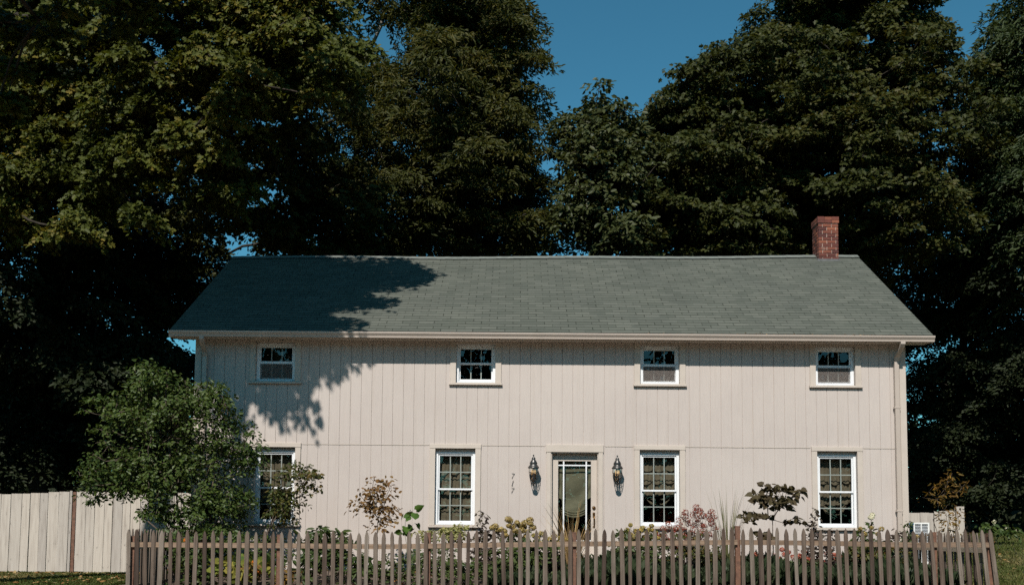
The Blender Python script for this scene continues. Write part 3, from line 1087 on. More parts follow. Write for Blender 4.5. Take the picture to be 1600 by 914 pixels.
def roof_mesh():
    nx, ny = 60, 34
    vs, fs, uv = [], [], []
    rng = random.Random(5)

    def pt(x, t_, lift, back):
        zr = ridge_z(x)
        y = EAVE_Y + (RIDGE_Y - EAVE_Y) * t_
        z = EAVE_Z + (zr - EAVE_Z) * t_
        ny_, nz_ = -math.sin(ang), math.cos(ang)
        y += ny_ * lift
        z += nz_ * lift
        if back:
            y = 2 * RIDGE_Y - y
        return (x, y, z)
    slope = math.hypot(RIDGE_Y - EAVE_Y, RZ - EAVE_Z)
    for back in (0, 1):
        for j in range(ny):
            l0 = 0.007
            for i in range(nx):
                x0, x1 = RX0 + (RX1 - RX0) * i / nx, RX0 + (RX1 - RX0) * (i + 1) / nx
                t0, t1 = j / ny, (j + 1) / ny
                a = len(vs)
                w = 0.004
                vs += [pt(x0, t0 + w * math.sin(x0 * 2.1 + j) * .3, l0, back), pt(x1, t0 + w * math.sin(x1 * 2.1 + j) * .3, l0, back), pt(x1, t1, 0.002, back), pt(x0, t1, 0.002, back),
                       pt(x0, t0, -0.01, back), pt(x1, t0, -0.01, back)]
                fs.append((a, a + 1, a + 2, a + 3))
                uv += [(x0, t0 * slope + .004), (x1, t0 * slope + .004), (x1, t1 * slope - .004), (x0, t1 * slope - .004)]
                fs.append((a + 4, a + 5, a + 1, a))
                uv += [(x0, t0 * slope - .02), (x1, t0 * slope - .02), (x1, t0 * slope + .004), (x0, t0 * slope + .004)]
    # deck underside
    for back in (0, 1):
        a = len(vs)
        vs += [pt(RX0, 0, -.05, back), pt(RX1, 0, -.05, back), pt(RX1, 1, -.05, back), pt(RX0, 1, -.05, back)]
        fs.append((a, a + 1, a + 2, a + 3))
        uv += [(0, 0)] * 4
    me = bpy.data.meshes.new('roof')
    me.from_pydata(vs, [], fs)
    lay = me.uv_layers.new(name='uv')
    lay.data.foreach_set('uv', [c for p in uv for c in p])
    me.materials.append(M['shingle'])
    me.update()
    o = bpy.data.objects.new('roof', me)
    col.objects.link(o)
    o.parent = house
    o.location = -Vector(house.location)
    return o


roof = roof_mesh()
M['capshingle'] = plain('cap_shingle', (0.125, 0.135, 0.12), 0.85, var=0.2, scale=12, bumpy=0.3)
g = MB()
x = RX0
k = 0
while x < RX1 - 0.05:
    x2 = min(x + 0.20, RX1)
    z, z2 = ridge_z(x) + 0.022 + .004 * (k % 2), ridge_z(x2) + 0.022
    g.add([(x, RIDGE_Y - .15, z - .085), (x2, RIDGE_Y - .15, z2 - .085), (x2, RIDGE_Y, z2 + .008), (x, RIDGE_Y, z + .008), (x, RIDGE_Y + .15, z - .085), (x2, RIDGE_Y + .15, z2 - .085)],
          [(0, 1, 2, 3), (3, 2, 5, 4)])
    x = x2
    k += 1
g.build('ridge_cap', M['capshingle'], roof)
# rake boards, fascia, soffit
for xa, xb in ((RX0 + .01, RX0 + .035), (RX1 - .035, RX1 - .01)):
    g = MB()
    zr = ridge_z((xa + xb) / 2)
    for sg in (0, 1):
        ye = EAVE_Y if not sg else 2 * RIDGE_Y - EAVE_Y
        g.add([(xa, ye, EAVE_Z - .16), (xa, ye, EAVE_Z - .012), (xa, RIDGE_Y, zr - .012), (xa, RIDGE_Y, zr - .18),
               (xb, ye, EAVE_Z - .16), (xb, ye, EAVE_Z - .012), (xb, RIDGE_Y, zr - .012), (xb, RIDGE_Y, zr - .18)],
              [(0, 1, 2, 3), (7, 6, 5, 4), (0, 4, 5, 1), (1, 5, 6, 2), (2, 6, 7, 3), (3, 7, 4, 0)])
    hb(g, 'rake_board', M['trim'])
g = MB()
g.box(RX0 + .04, EAVE_Y + .06, EAVE_Z - .125, RX1 - .04, F - .001, EAVE_Z - .105)
g.box(RX0 + .04, EAVE_Y + .035, EAVE_Z - .15, RX1 - .04, EAVE_Y + .059, EAVE_Z + .005)
hb(g, 'soffit', M['trim'])
# gutter (open trough)
g = MB()
gy, gz = EAVE_Y - .085, EAVE_Z - .028
prof = [(gy + .115, gz - .105), (gy + .04, gz - .105), (gy + .034, gz - .07), (gy + .006, gz - .03), (gy, gz - .012), (gy, gz + .004), (gy + .014, gz + .004), (gy + .014, gz - .004), (gy + .010, gz - .010),
        (gy + .016, gz - .028), (gy + .044, gz - .066), (gy + .046, gz - .096), (gy + .108, gz - .096), (gy + .108, gz - .01), (gy + .115, gz - .01)]
g.prism(prof, 0, RX0 - .005, RX1 + .005)
for xx in (RX0 - .006, RX1 + .003):
    g.prism([(gy + .115, gz - .105), (gy + .04, gz - .105), (gy + .034, gz - .07), (gy + .006, gz - .03), (gy, gz), (gy + .115, gz)], 0, xx, xx + .003)
hb(g, 'gutter', M['gutter'])
rng = np.random.default_rng(3)
kk = 150
xx = np.concatenate([rng.uniform(4.0, 7.6, 120), rng.uniform(2, 8, 30)])
pts = np.stack([xx, gy + .02 + rng.random(kk) * .11, gz + .012 + rng.random(kk) * .012 + np.zeros(kk)], 1)
lo_ = leaves('fallen_leaves', pts, unit(rng, kk) * [1, 1, .3], unit(rng, kk) * .5 + [0, 0, 1], rng.uniform(.03, .06, kk), L['litter'], None, 'oval')
lo_.parent = house
lo_.location = -Vector(house.location)
lo_['kind'] = 'stuff'


# downspouts
def downspout(xt, xw, rect=(0.085, 0.06)):
    g = MB()
    w = rect[0] / 2
    d_ = rect[1]
    # offset elbow from the gutter back to the wall
    path = [(xt, gy + .065, gz - .10), (xt, gy + .065, gz - .15), (xt * .8 + xw * .2, gy + .12, gz - .21), (xt * .25 + xw * .75, F - .10, gz - .36), (xw, F - .062, gz - .44), (xw, F - .062, gz - .50)]
    vs, fs = [], []
    for (x, y, z) in path + [(xw, F - .062, .18), (xw, F - .10, .10), (xw, F - .30, .03)]:
        vs += [(x - w, y - d_ / 2, z), (x + w, y - d_ / 2, z), (x + w, y + d_ / 2, z), (x - w, y + d_ / 2, z)]
    n_ = len(vs) // 4
    for i in range(n_ - 1):
        for k in range(4):
            k2 = (k + 1) % 4
            fs.append((i * 4 + k, i * 4 + k2, i * 4 + 4 + k2, i * 4 + 4 + k))
    g.add(vs, fs)
    for z in (1.2, 3.2):
        g.bar(xw - w - .02, F - .098, z, xw + w + .02, F - .03, z + .035)
    hb(g, 'downspout', M['gutter'])


downspout(P(316.5, 525, 18.95)[0], P(320.5, 600, F)[0])
downspout(P(1409, 533, 18.95)[0], P(1399, 600, F)[0])

# chimney, brick by brick
cx0, cx1, cy0, cy1 = 7.085, 7.555, 22.70, 23.17
g = MB()
g.box(cx0 + .012, cy0 + .012, 6.7, cx1 - .012, cy1 - .012, 8.03)
chim = g.build('chimney', M['mortar'], roof)
g = MB()
rs = random.Random(11)
z = 6.86
row = 0
while z < 7.94:
    bh = 0.064
    for side in range(4):
        wdt = cx1 - cx0
        edges = [0, 0.20, 0.41, wdt] if row % 2 == 0 else [0, 0.10, 0.31, wdt]
        for a, b_ in zip(edges, edges[1:]):
            a2, b2 = a + .006, b_ - .006
            j_ = rs.uniform(-.003, .004)
            if side == 0:
                g.box(cx0 + a2, cy0 - j_, z, cx0 + b2, cy0 + .05, z + bh)
            elif side == 1:
                g.box(cx0 - j_, cy0 + .056 + a2 * .75, z, cx0 + .05, cy0 + .056 + b2 * .75, z + bh)
            elif side == 2:
                g.box(cx1 - .05, cy0 + .056 + a2 * .75, z, cx1 + j_, cy0 + .056 + b2 * .75, z + bh)
            else:
                g.box(cx0 + a2, cy1 - .05, z, cx0 + b2, cy1 + j_, z + bh)
    z += bh + .0135
    row += 1
for zz in (7.955, 8.03):
    for i in range(3):
        w = (cx1 - cx0 + .03) / 3
        for yy in (cy0 - .015, cy1 - .085):
            g.box(cx0 - .015 + i * w + .003, yy, zz, cx0 - .015 + (i + 1) * w - .003, yy + .10, zz + .068 + rs.uniform(-.004, .006))
    for xx in (cx0 - .014, cx1 - .085):
        for i in range(3):
            w = (cy1 - cy0 - .16) / 3
            g.box(xx, cy0 + .08 + i * w + .003, zz + .002, xx + .099, cy0 + .08 + (i + 1) * w - .003, zz + .067)
g.build('brickwork', M['brick'], chim)
g = MB()
M['lead'] = plain('lead_flashing', (0.10, 0.10, 0.10), 0.6, metal=0.3, var=0.3, scale=14)
for i in range(4):                                          # stepped flashing up the slope, and an apron in front
    y = cy0 + .01 + i * .115
    zr_ = EAVE_Z + (ridge_z(cx0) - EAVE_Z) * min(1, (y - EAVE_Y) / (RIDGE_Y - EAVE_Y))
    for xx in (cx0 - .008, cx1 + .002):
        g.box(xx, y, zr_ - .03, xx + .006, y + .12, zr_ + .075)
zr_ = EAVE_Z + (ridge_z(cx0) - EAVE_Z) * (cy0 - EAVE_Y) / (RIDGE_Y - EAVE_Y)
g.box(cx0 - .03, cy0 - .012, zr_ - .03, cx1 + .03, cy0 - .005, zr_ + .05)
g.build('flashing', M['lead'], chim)


# ------------------------------------------------------------------ wall lanterns
def lantern(cx, label):
    cy = F - 0.165
    zb = 2.0
    root = empty('wall_lantern', (cx, F, 1.67), label, 'wall lantern', 'lanterns flanking the front door')
    off = -Vector((cx, F, 1.67))

    def part(mb, nm, mat, par=root):
        o = mb.build(nm, mat, par)
        if par is root:
            o.location = off
        return o
    g = MB()
    g.prism([(cx + .055 * math.cos(a), 1.83 + .115 * math.sin(a)) for a in np.linspace(0, 2 * math.pi, 17)[:-1]], 1, F - .014, F - .001)
    part(g, 'back_plate', M['pewter'])
    g = MB()
    g.tube([(cx, F - .012, 1.86), (cx, F - .05, 1.90), (cx, F - .055, 2.02), (cx, F - .08, 2.12), (cx, F - .13, 2.15), (cx, cy, 2.135)], [.010, .010, .009, .009, .008, .008], 8)
    g.tube([(cx, F - .012, 1.79), (cx, F - .06, 1.73), (cx, F - .12, 1.68), (cx, cy, 1.675)], [.010, .009, .008, .008], 8)
    part(g, 'arm', M['pewter'])
    g = MB()
    g.lathe([(.012, 2.243), (.016, 2.225), (.008, 2.205), (.03, 2.185), (.040, 2.17), (.032, 2.155), (.055, 2.12), (.078, 2.075), (.066, 2.06), (.085, 2.03), (.104, 2.005), (.110, 1.995), (.110, 1.982), (.095, 1.982)], cx, cy, 18)
    part(g, 'cap', M['pewter'])
    g = MB()
    prof = [(.096, 1.982), (.098, 1.90), (.082, 1.80), (.050, 1.695)]
    g.lathe(prof, cx, cy, 6, smooth=False)
    part(g, 'glass', M['lglass'])
    g = MB()
    for k in range(6):
        w = 2 * math.pi * (k + .5) / 6
        g.tube([(cx + r * math.cos(w), cy + r * math.sin(w), z) for r, z in prof], .0042, 5)
    for r, z in prof[1:]:
        pts = [(cx + r * math.cos(2 * math.pi * (k + .5) / 6), cy + r * math.sin(2 * math.pi * (k + .5) / 6), z) for k in range(7)]
        g.tube(pts, .0042, 5)
    g.lathe([(.052, 1.697), (.052, 1.688), (.03, 1.68), (.012, 1.672), (.016, 1.66), (.004, 1.645)], cx, cy, 12)
    part(g, 'cage', M['pewter'])
    g = MB()
    for k in range(3):
        w = 2 * math.pi * (k + .25) / 3
        x, y = cx + .034 * math.cos(w), cy + .034 * math.sin(w)
        g.tube([(x, y, 1.80), (x, y, 1.885)], .0095, 8)
        g.tube([(cx, cy, 1.72), (x, y, 1.76), (x, y, 1.80)], .006, 6)
    holder = part(g, 'candle_holder', M['brass'])
    g = MB()
    for k in range(3):
        w = 2 * math.pi * (k + .25) / 3
        x, y = cx + .034 * math.cos(w), cy + .034 * math.sin(w)
        g.lathe([(.006, 1.885), (.012, 1.90), (.013, 1.915), (.008, 1.94), (.002, 1.962)], x, y, 8)
    part(g, 'bulb', M['bulb'], holder)
    return root


lantern(P(833.6, 735, F - .165)[0], 'glass wall lantern beside the black house number')
lantern(P(964.6, 735, F - .165)[0], 'glass wall lantern on the door handle side of the doorway')

# ------------------------------------------------------------------ picket fences
FY = 15.4


def picket_mesh(h, w, th, seed):
    rs = random.Random(seed)
    mb = MB()
    kind = seed % 3
    tip = rs.uniform(.09, .125)
    prof = []
    for t_ in (0, .2, .4, .6, .75, .87, .95, 1.0):
        prof.append((max(.006, w / 2 * (1 - .72 * t_ ** 1.6) * (1 - t_ ** 7) ** .5), h - tip + tip * t_))
    left = [(-w / 2 * rs.uniform(.95, 1.02), 0), (-w / 2 * rs.uniform(.96, 1.03), h * .35), (-w / 2 * rs.uniform(.95, 1.03), h * .7)]
    right = [(w / 2 * rs.uniform(.95, 1.02), 0), (w / 2 * rs.uniform(.96, 1.03), h * .35), (w / 2 * rs.uniform(.95, 1.03), h * .7)]
    L_ = left + [(-a, z) for a, z in prof]
    R_ = right + prof
    bow = rs.uniform(-.006, .006)
    n_ = len(L_)
    vs, fs = [], []
    for (a, z), (b_, _) in zip(L_, R_):
        o = bow * math.sin(math.pi * z / h)
        ch = min(.006, (b_ - a) * .2)
        vs += [(a + o, -th / 2 + .004, z), (a + o + ch, -th / 2, z), (b_ + o - ch, -th / 2, z), (b_ + o, -th / 2 + .004, z), (b_ + o, th / 2, z), (a + o, th / 2, z)]
    for i in range(n_ - 1):
        for k in range(6):
            k2 = (k + 1) % 6
            fs.append((i * 6 + k, i * 6 + k2, i * 6 + 6 + k2, i * 6 + 6 + k))
    fs.append((0, 1, 2, 3, 4, 5))
    fs.append(tuple((n_ - 1) * 6 + k for k in range(6)))
    mb.add(vs, fs)
    return mb


PH = 1.06
proto = []
for s_ in range(9):
    o = picket_mesh(PH, 0.058 + .004 * (s_ % 4), 0.019, s_).build('picket', M['picket'])
    proto.append(o.data)
    bpy.data.objects.remove(o)


def add_picket(root, x, y, ztop, rz=0, lean=0, rs=random):
    o = bpy.data.objects.new('picket', rs.choice(proto))
    col.objects.link(o)
    o.parent = root
    k = rs.uniform(.97, 1.03)
    o.scale = (rs.uniform(.92, 1.1), 1, k)
    # the picket turns about its top
    o.rotation_euler = (rs.uniform(-.012, .012), lean + rs.gauss(0, .012), rz)
    hh = PH * k
    off = Vector((0, 0, hh))
    off.rotate(o.rotation_euler)
    o.location = Vector((x, y, ztop)) - off - Vector(root.location)
    return o


topv = ([190, 300, 400, 520, 600, 700, 800, 900, 960, 1050, 1150, 1300, 1450, 1560], [828, 829, 829, 830, 831.5, 830, 827.5, 826.5, 826, 825.5, 824.5, 826, 828.5, 828])


def front_section(u0, u1, posts, label, seed):
    rs = random.Random(seed)
    a, b_ = P(u0, 830, FY), P(u1, 830, FY)
    root = empty('picket_fence', ((a[0] + b_[0]) / 2, FY, G(0, FY)), label, 'picket fence', 'picket fence round the front garden')
    off = -Vector(root.location)
    u = u0 + 3
    while u < u1 - 2:
        v = float(np.interp(u, *topv)) + rs.uniform(-2.0, 1.8)
        p = P(u, v, FY)
        lean = float(np.interp(u, [0, 1300, 1400, 1450, 1556], [-.004, -.008, -.025, -.05, -.095]))
        add_picket(root, p[0] + rs.uniform(-.004, .004), FY - .03, p[2], 0, lean, rs)
        u += 13.28 + rs.uniform(-.5, .5)
    for zoff, nm in ((22.5, 'rail'), (93, 'rail')):
        g = MB()
        us = np.linspace(u0 - 1, min(u1 + 1, 1549), 8)
        vs, fs = [], []
        for uu in us:
            p = P(uu, float(np.interp(uu, *topv)) + zoff, FY)
            z = p[2] + rs.uniform(-.006, .006)
            vs += [(p[0], FY - .018, z - .038), (p[0], FY - .018, z + .038), (p[0], FY + .022, z + .038), (p[0], FY + .022, z - .038)]
        for i in range(7):
            for k in range(4):
                k2 = (k + 1) % 4
                fs.append((i * 4 + k, i * 4 + 4 + k, i * 4 + 4 + k2, i * 4 + k2))
        fs += [(0, 1, 2, 3), (28, 31, 30, 29)]
        g.add(vs, fs)
        g.build(nm, M['rail'], root).location = off
    for uu, vt in posts:
        p = P(uu, vt, FY)
        g = MB()
        g.bar(p[0] - .038, FY + .024, G(0, FY) - .1, p[0] + .038, FY + .10, p[2], .006)
        g.prism([(p[0] - .04, FY + .022), (p[0] + .04, FY + .022), (p[0] + .04, FY + .102), (p[0] - .04, FY + .102)], 2, p[2], p[2] + .012)
        g.build('post', M['post'], root).location = off
    return root


front_section(199, 1151, [(206, 838), (436, 836), (669, 833), (897, 832)], 'long weathered picket fence run in front of the door', 1)
front_section(1157, 1557, [(1153.5, 822.5), (1461, 832), (1548, 834)], 'shorter picket fence run with leaning pickets beside the lawn', 2)


def return_section(x, y0, y1, ztop0, ztop1, label, seed):
    rs = random.Random(seed)
    root = empty('picket_fence', (x, (y0 + y1) / 2, G(x, 17)), label, 'picket fence', 'picket fence round the front garden')
    off = -Vector(root.location)
    y = y0 + .1
    while y < y1:
        t_ = (y - y0) / (y1 - y0)
        add_picket(root, x, y, ztop0 + (ztop1 - ztop0) * t_ + rs.uniform(-.02, .02), math.pi / 2, 0, rs)
        y += .131 + rs.uniform(-.008, .008)
    sg = 1 if x < 0 else -1
    for dz in (-.26, -.90):
        g = MB()
        xa, xb = sorted((x + sg * .012, x + sg * .05))
        g.add([(xx, yy, zz) for yy, zt in ((y0 + .1, ztop0), (y1, ztop1)) for xx, zz in ((xa, zt + dz - .038), (xb, zt + dz - .038), (xb, zt + dz + .038), (xa, zt + dz + .038))],
              [(0, 1, 2, 3), (7, 6, 5, 4), (0, 4, 5, 1), (1, 5, 6, 2), (2, 6, 7, 3), (3, 7, 4, 0)])
        g.build('rail', M['rail'], root).location = off
    g = MB()
    xm = x + sg * .09
    g.bar(xm - .038, y1 - .5, G(x, 18) - .1, xm + .038, y1 - .42, ztop1 - .05, .006)
    g.build('post', M['post'], root).location = off


return_section(-5.93, FY + .02, 19.0, .76, .80, 'dark side run of picket fence under the big green shrub', 5)
return_section(7.44, FY + .06, 19.1, .80, .79, 'side run of picket fence receding beside the lawn', 6)

# ------------------------------------------------------------------ whitewashed board fence, left
wf = empty('board_fence', (-10, 21, -.2), 'tall whitewashed board fence behind the big green shrub', 'board fence')
woff = Vector((10, -21, .2))
rs = random.Random(8)


def board_panel(x0, x1, ya, z0, ztop, wmin, wmax, th=.02, gap=.006):
    g = MB()
    x = x0
    while x < x1 - .02:
        w = min(rs.uniform(wmin, wmax), x1 - x)
        zt = ztop(x + w / 2) + rs.uniform(-.008, .008)
        zb = z0 + rs.uniform(-.02, .03)
        dy_ = rs.uniform(0, .012)
        sk = rs.uniform(-.007, .007)
        vs = [(x + gap + sk, ya + dy_, zb), (x + w + sk, ya + dy_, zb), (x + w, ya + dy_, zt), (x + gap, ya + dy_, zt),
              (x + gap + sk, ya + dy_ + th, zb), (x + w + sk, ya + dy_ + th, zb), (x + w, ya + dy_ + th, zt), (x + gap, ya + dy_ + th, zt)]
        g.add(vs, [(0, 1, 2, 3), (7, 6, 5, 4), (0, 4, 5, 1), (1, 5, 6, 2), (2, 6, 7, 3), (3, 7, 4, 0)])
        x += w
    return g


xp = P(113, 830, 21)[0]
board_panel(-16.2, xp - .035, 21, -.17, lambda x: 1.475 + (x + 10.8) * .038 + .02 * math.sin(x * 2), .155, .235, gap=.010).build('board_panel', M['whitewood'], wf).location = woff
board_panel(xp + .045, WX0 - .02, 21.01, -.17, lambda x: 1.53 - (x + 9.2) * .008, .14, .22, gap=.010).build('board_panel', M['whitewood'], wf).location = woff
g = MB()
g.box(xp - .028, 21.03, -.3, xp + .038, 21.12, 1.52)
g.build('post', M['post'], wf).location = woff
g = MB()
for zz in (.1, 1.1):
    g.box(-16, 21.045, zz, WX0 - .05, 21.09, zz + .09)
g.build('rail', M['rail'], wf).location = woff

# low board fence beyond the right corner
rf = empty('board_fence', (10, 27, .5), 'low whitewashed board fence behind the amber leaved sapling', 'board fence')
roff = Vector((-10, -27, -.5))
rs = random.Random(9)
zt = P(1430, 800.5, 27)[2]
xa = P(1500, 810, 27)[0]
xs_ = P(1459, 810, 27)[0]
board_panel(WX1 + .3, xs_, 27, .25, lambda x: zt, .2, .3).build('board_panel', M['whitewood'], rf).location = roff
board_panel(xs_ + .01, xa - .12, 26.99, .25, lambda x: zt + .05 + (x - xs_) * .03, .14, .22).build('board_panel', M['whitewood'], rf).location = roff
g = MB()
g.bar(xa - .11, 26.95, .3, xa + .10, 27.1, P(1500, 791, 27)[2])
g.build('post', M['whitewood'], rf).location = roff

# ------------------------------------------------------------------ air conditioner, bucket, planter
ay = 22.4
p0, p1 = P(1427, 816, ay), P(1453, 848, ay)
gz_ = G(p0[0], ay)
ac = empty('air_conditioner', ((p0[0] + p1[0]) / 2, ay + .15, gz_), 'white air conditioner unit with louvred front at the house corner', 'air conditioner')
aoff = -Vector(ac.location)
x0, x1, z1_, z0_ = p0[0], p1[0], p0[2], gz_ - .02
g = MB()
fr = .035
xm = (x0 + x1) / 2
g.bar(x0, ay, z0_, x0 + fr, ay + .32, z1_)
g.bar(x1 - fr, ay, z0_, x1, ay + .32, z1_)
g.bar(x0 + fr, ay, z1_ - fr, x1 - fr, ay + .32, z1_)
g.bar(x0 + fr, ay, z0_, x1 - fr, ay + .32, z0_ + .1)
g.bar(xm - .012, ay, z0_ + .1, xm + .012, ay + .1, z1_ - fr)
g.box(x0 + .002, ay + .10, z0_ + .01, x1 - .002, ay + .318, z1_ - .002)
g.build('casing', M['ac'], ac).location = aoff
for a, b_ in ((x0 + fr, xm - .012), (xm + .012, x1 - fr)):
    g = MB()
    z = z0_ + .11
    while z < z1_ - fr - .02:
        g.add([(a, ay + .012, z), (b_, ay + .012, z), (b_, ay + .05, z + .022), (a, ay + .05, z + .022)], [(0, 1, 2, 3)])
        z += .032
    g.build('louvre', M['acdark'], ac).location = aoff
p = P(1421.5, 820, 22)
gz2 = G(p[0], 22)
bk = empty('bucket', (p[0], 22, gz2), 'small blue bucket beside the white air conditioner', 'bucket')
g = MB()
hz = p[2] + .04 - gz2
g.lathe([(.0, .0), (.06, .0), (.08, hz), (.088, hz), (.088, hz - .02), (.075, hz - .03), (.056, .01)], 0, 0, 16)
g.build('body', M['blue'], bk)
g = MB()
g.tube([(.085 * math.cos(a), -.01, hz - .01 + .05 * math.sin(a)) for a in np.linspace(0, math.pi, 9)], .004, 6)
g.build('handle', M['iron'], bk)

p0, p1 = P(1452, 889, 17.6), P(1479, 893, 17.6)
pb = empty('planter', ((p0[0] + p1[0]) / 2, 17.75, G(7, 17.6)), 'tan square planter box behind the leaning pickets', 'planter')
w = (p1[0] - p0[0]) / 2
zt = p0[2] - G(7, 17.6)
g = MB()
g.prism([(-w * .85, -.02), (w * .85, -.02), (w, zt - .06), (-w, zt - .06)], 1, -w, w)
g.build('body', M['pot'], pb)
g = MB()
for q in ((-w - .02, -w - .02, w + .02, -w + .025), (-w - .02, w - .025, w + .02, w + .02), (-w - .02, -w + .025, -w + .025, w - .025), (w - .025, -w + .025, w + .02, w - .025)):
    g.bar(q[0], q[1], zt - .058, q[2], q[3], zt)
g.build('rim', M['pot'], pb)


# ------------------------------------------------------------------ trees
def near_tree():
    """the big maple whose boughs hang in from the left and shade that end of the house"""
    rng = np.random.default_rng(41)
    base = np.array([-11.8, 11.5, G(-11.8, 11.5)])
    root = empty('maple_tree', tuple(base), 'front maple with only its nearest boughs hanging in at the top left corner', 'tree')
    mb = MB()
    fork = np.array([-10.6, 12.2, 6.5])
    top = np.array([-9.0, 12.8, 12.0])
    tp = [base - [0, 0, .3], base + [.1, .05, 1.5], base + [.5, .3, 4.0], fork, (fork + top) / 2 + [.2, 0, .2], top, top + [.4, .2, 3.0]]
    mb.tube([p - base for p in tp], [.5, .38, .34, .30, .24, .17, .06], 10)
    A = ([], [], [])
    cl = []
    s = SUN

    def in_poly(poly, x, y):
        c = False
        j = len(poly) - 1
        for i in range(len(poly)):
            if (poly[i][1] > y) != (poly[j][1] > y) and x < (poly[j][0] - poly[i][0]) * (y - poly[i][1]) / (poly[j][1] - poly[i][1]) + poly[i][0]:
                c = not c
            j = i
        return c

    def onroof(u, v):
        d = P(u, v, 20.0) - CAM
        # plane z = EAVE_Z + k (y - EAVE_Y)
        k = (RZ - EAVE_Z) / (RIDGE_Y - EAVE_Y)
        t_ = (EAVE_Z - k * EAVE_Y - CAM[2]) / (d[2] - k * d[1])
        return CAM + d * t_
    roofp = [(255, 514), (300, 478), (365, 404), (590, 402), (645, 410), (688, 434), (640, 442), (585, 446), (545, 452), (575, 462), (606, 471), (560, 478), (500, 478), (490, 488), (530, 500), (582, 514)]
    wallp = [[(312, 530), (398, 530), (392, 580), (392, 640), (380, 672), (362, 645), (335, 600), (312, 585)], [(398, 530), (472, 530), (474, 585), (490, 625), (497, 690), (480, 692), (472, 645), (455, 605), (440, 625), (418, 628), (404, 600)], [(510, 550), (542, 550), (540, 566), (530, 578), (520, 570)]]

    def sample(poly, n, fn, r0, r1, t0, t1, per):
        us = [p[0] for p in poly]
        vs = [p[1] for p in poly]
        got = 0
        while got < n:
            u, v = rng.uniform(min(us), max(us)), rng.uniform(min(vs), max(vs))
            if in_poly(poly, u, v):
                q = fn(u, v)
                t_ = rng.uniform(t0, t1)
                cl.append((q + s * t_, rng.uniform(r0, r1), per))
                got += 1
    left = [p for p in roofp]
    fingers = [(520, 402), (590, 402), (645, 410), (688, 434), (640, 442), (585, 446), (545, 452), (575, 462), (606, 471), (560, 478), (500, 478), (490, 488), (520, 498), (562, 509), (480, 511)]
    main = [(255, 514), (300, 478), (365, 404), (540, 402), (540, 450), (500, 478), (490, 488), (500, 500), (490, 514)]
    sample(main, 230, onroof, .32, .60, 4.3, 10.0, 170)
    sample(fingers, 150, onroof, .20, .36, 4.6, 7.5, 150)
    sample(wallp[0], 16, lambda u, v: P(u, v, F), .18, .30, 5.3, 6.4, 150)
    sample(wallp[1], 26, lambda u, v: P(u, v, F), .18, .30, 5.3, 6.4, 150)
    sample(wallp[2], 3, lambda u, v: P(u, v, F), .12, .17, 5.3, 6.2, 130)
    # boughs seen in the picture's upper left corner: (u, v, radius px)
    for (u, v, r) in [(5, 95, 42), (45, 60, 40), (95, 25, 40), (10, 30, 40), (150, 10, 36), (25, 150, 34), (215, -5, 36)]:
        ok = None
        for Y in np.arange(19.0, 14.0, -.25):
            q = P(u, v, Y)
            x1, z1 = q[0] + .24 * (F - q[1]), q[2] - 1.05 * (F - q[1])
            x2, z2 = q[0] + .24 * (21 - q[1]), q[2] - 1.05 * (21 - q[1])
            if (z1 > 4.4 or x1 < -6.7) and z2 > 3.7:
                ok = q
                break
        if ok is None:
            continue
        rr = r * ok[1] / 1555
        for k in range(5):
            cl.append((ok + rng.normal(size=3) * [.7, .6, .35] * rr, rr * rng.uniform(.45, .8), 190))
    # rest of the crown, above and left of the frame, where it does not take the sun from those boughs
    seen = np.array([[q[0] + .24 * (18 - q[1]), q[2] - 1.05 * (18 - q[1])] for q, _, _ in cl])
    for k in range(420):
        U = unit(rng, 1)[0]
        q = np.array([-9.6, 12.4, 13.2]) + U * [5.0, 4.2, 3.6] * rng.uniform(.6, 1.02)
        x1, z1 = q[0] + .24 * (18 - q[1]), q[2] - 1.05 * (18 - q[1])
        z2 = q[2] - 1.05 * (21 - q[1])
        if (x1 > -5.6 and z1 < 13) or z2 < 4.0:
            continue
        cl.append((q, rng.uniform(.6, 1.0), 150))
    for c_, R_, k_, ra, rb in (([-5.5, 19.5, 13.0], [2.3, 1.3, .7], 100, .40, .62),):
        for k in range(k_):                 # unseen limbs added above the roof to keep skylight off its shaded end
            U = unit(rng, 1)[0]
            cl.append((np.array(c_) + U * R_ * rng.uniform(.3, 1.0), rng.uniform(ra, rb), 150))
    for i, (q, r, per) in enumerate(cl):
        o = np.array([(q[0] + 9.5) * .08, -1.0, .2]) + rng.normal(size=3) * .25
        for a, bq in zip(A, clump(rng, q, o, r, int(per * max(.35, (r / .5) ** 1.5)), .26, .40, .55, .6, .4)):
            a.append(bq)
    branch(mb, base, [fork, (fork + top) / 2, top, top + [.4, .2, 3.0]], [q - [0, 0, .08] for q, _, _ in cl], rng, .009, 5, 4, .16, .06)
    mb.build('trunk', M['bark'], root)
    pts, d, n = (np.concatenate(a) for a in A)
    leaves('crown', pts, d, n, .125 * rng.uniform(.7, 1.25, len(pts)), L['maple'], root, 'maple')


near_tree()


def tb(u, Y):
    p = P(u, 850, Y)
    return np.array([p[0], Y, G(p[0], Y)])


def tt(u, v, Y):
    return P(u, v, Y)


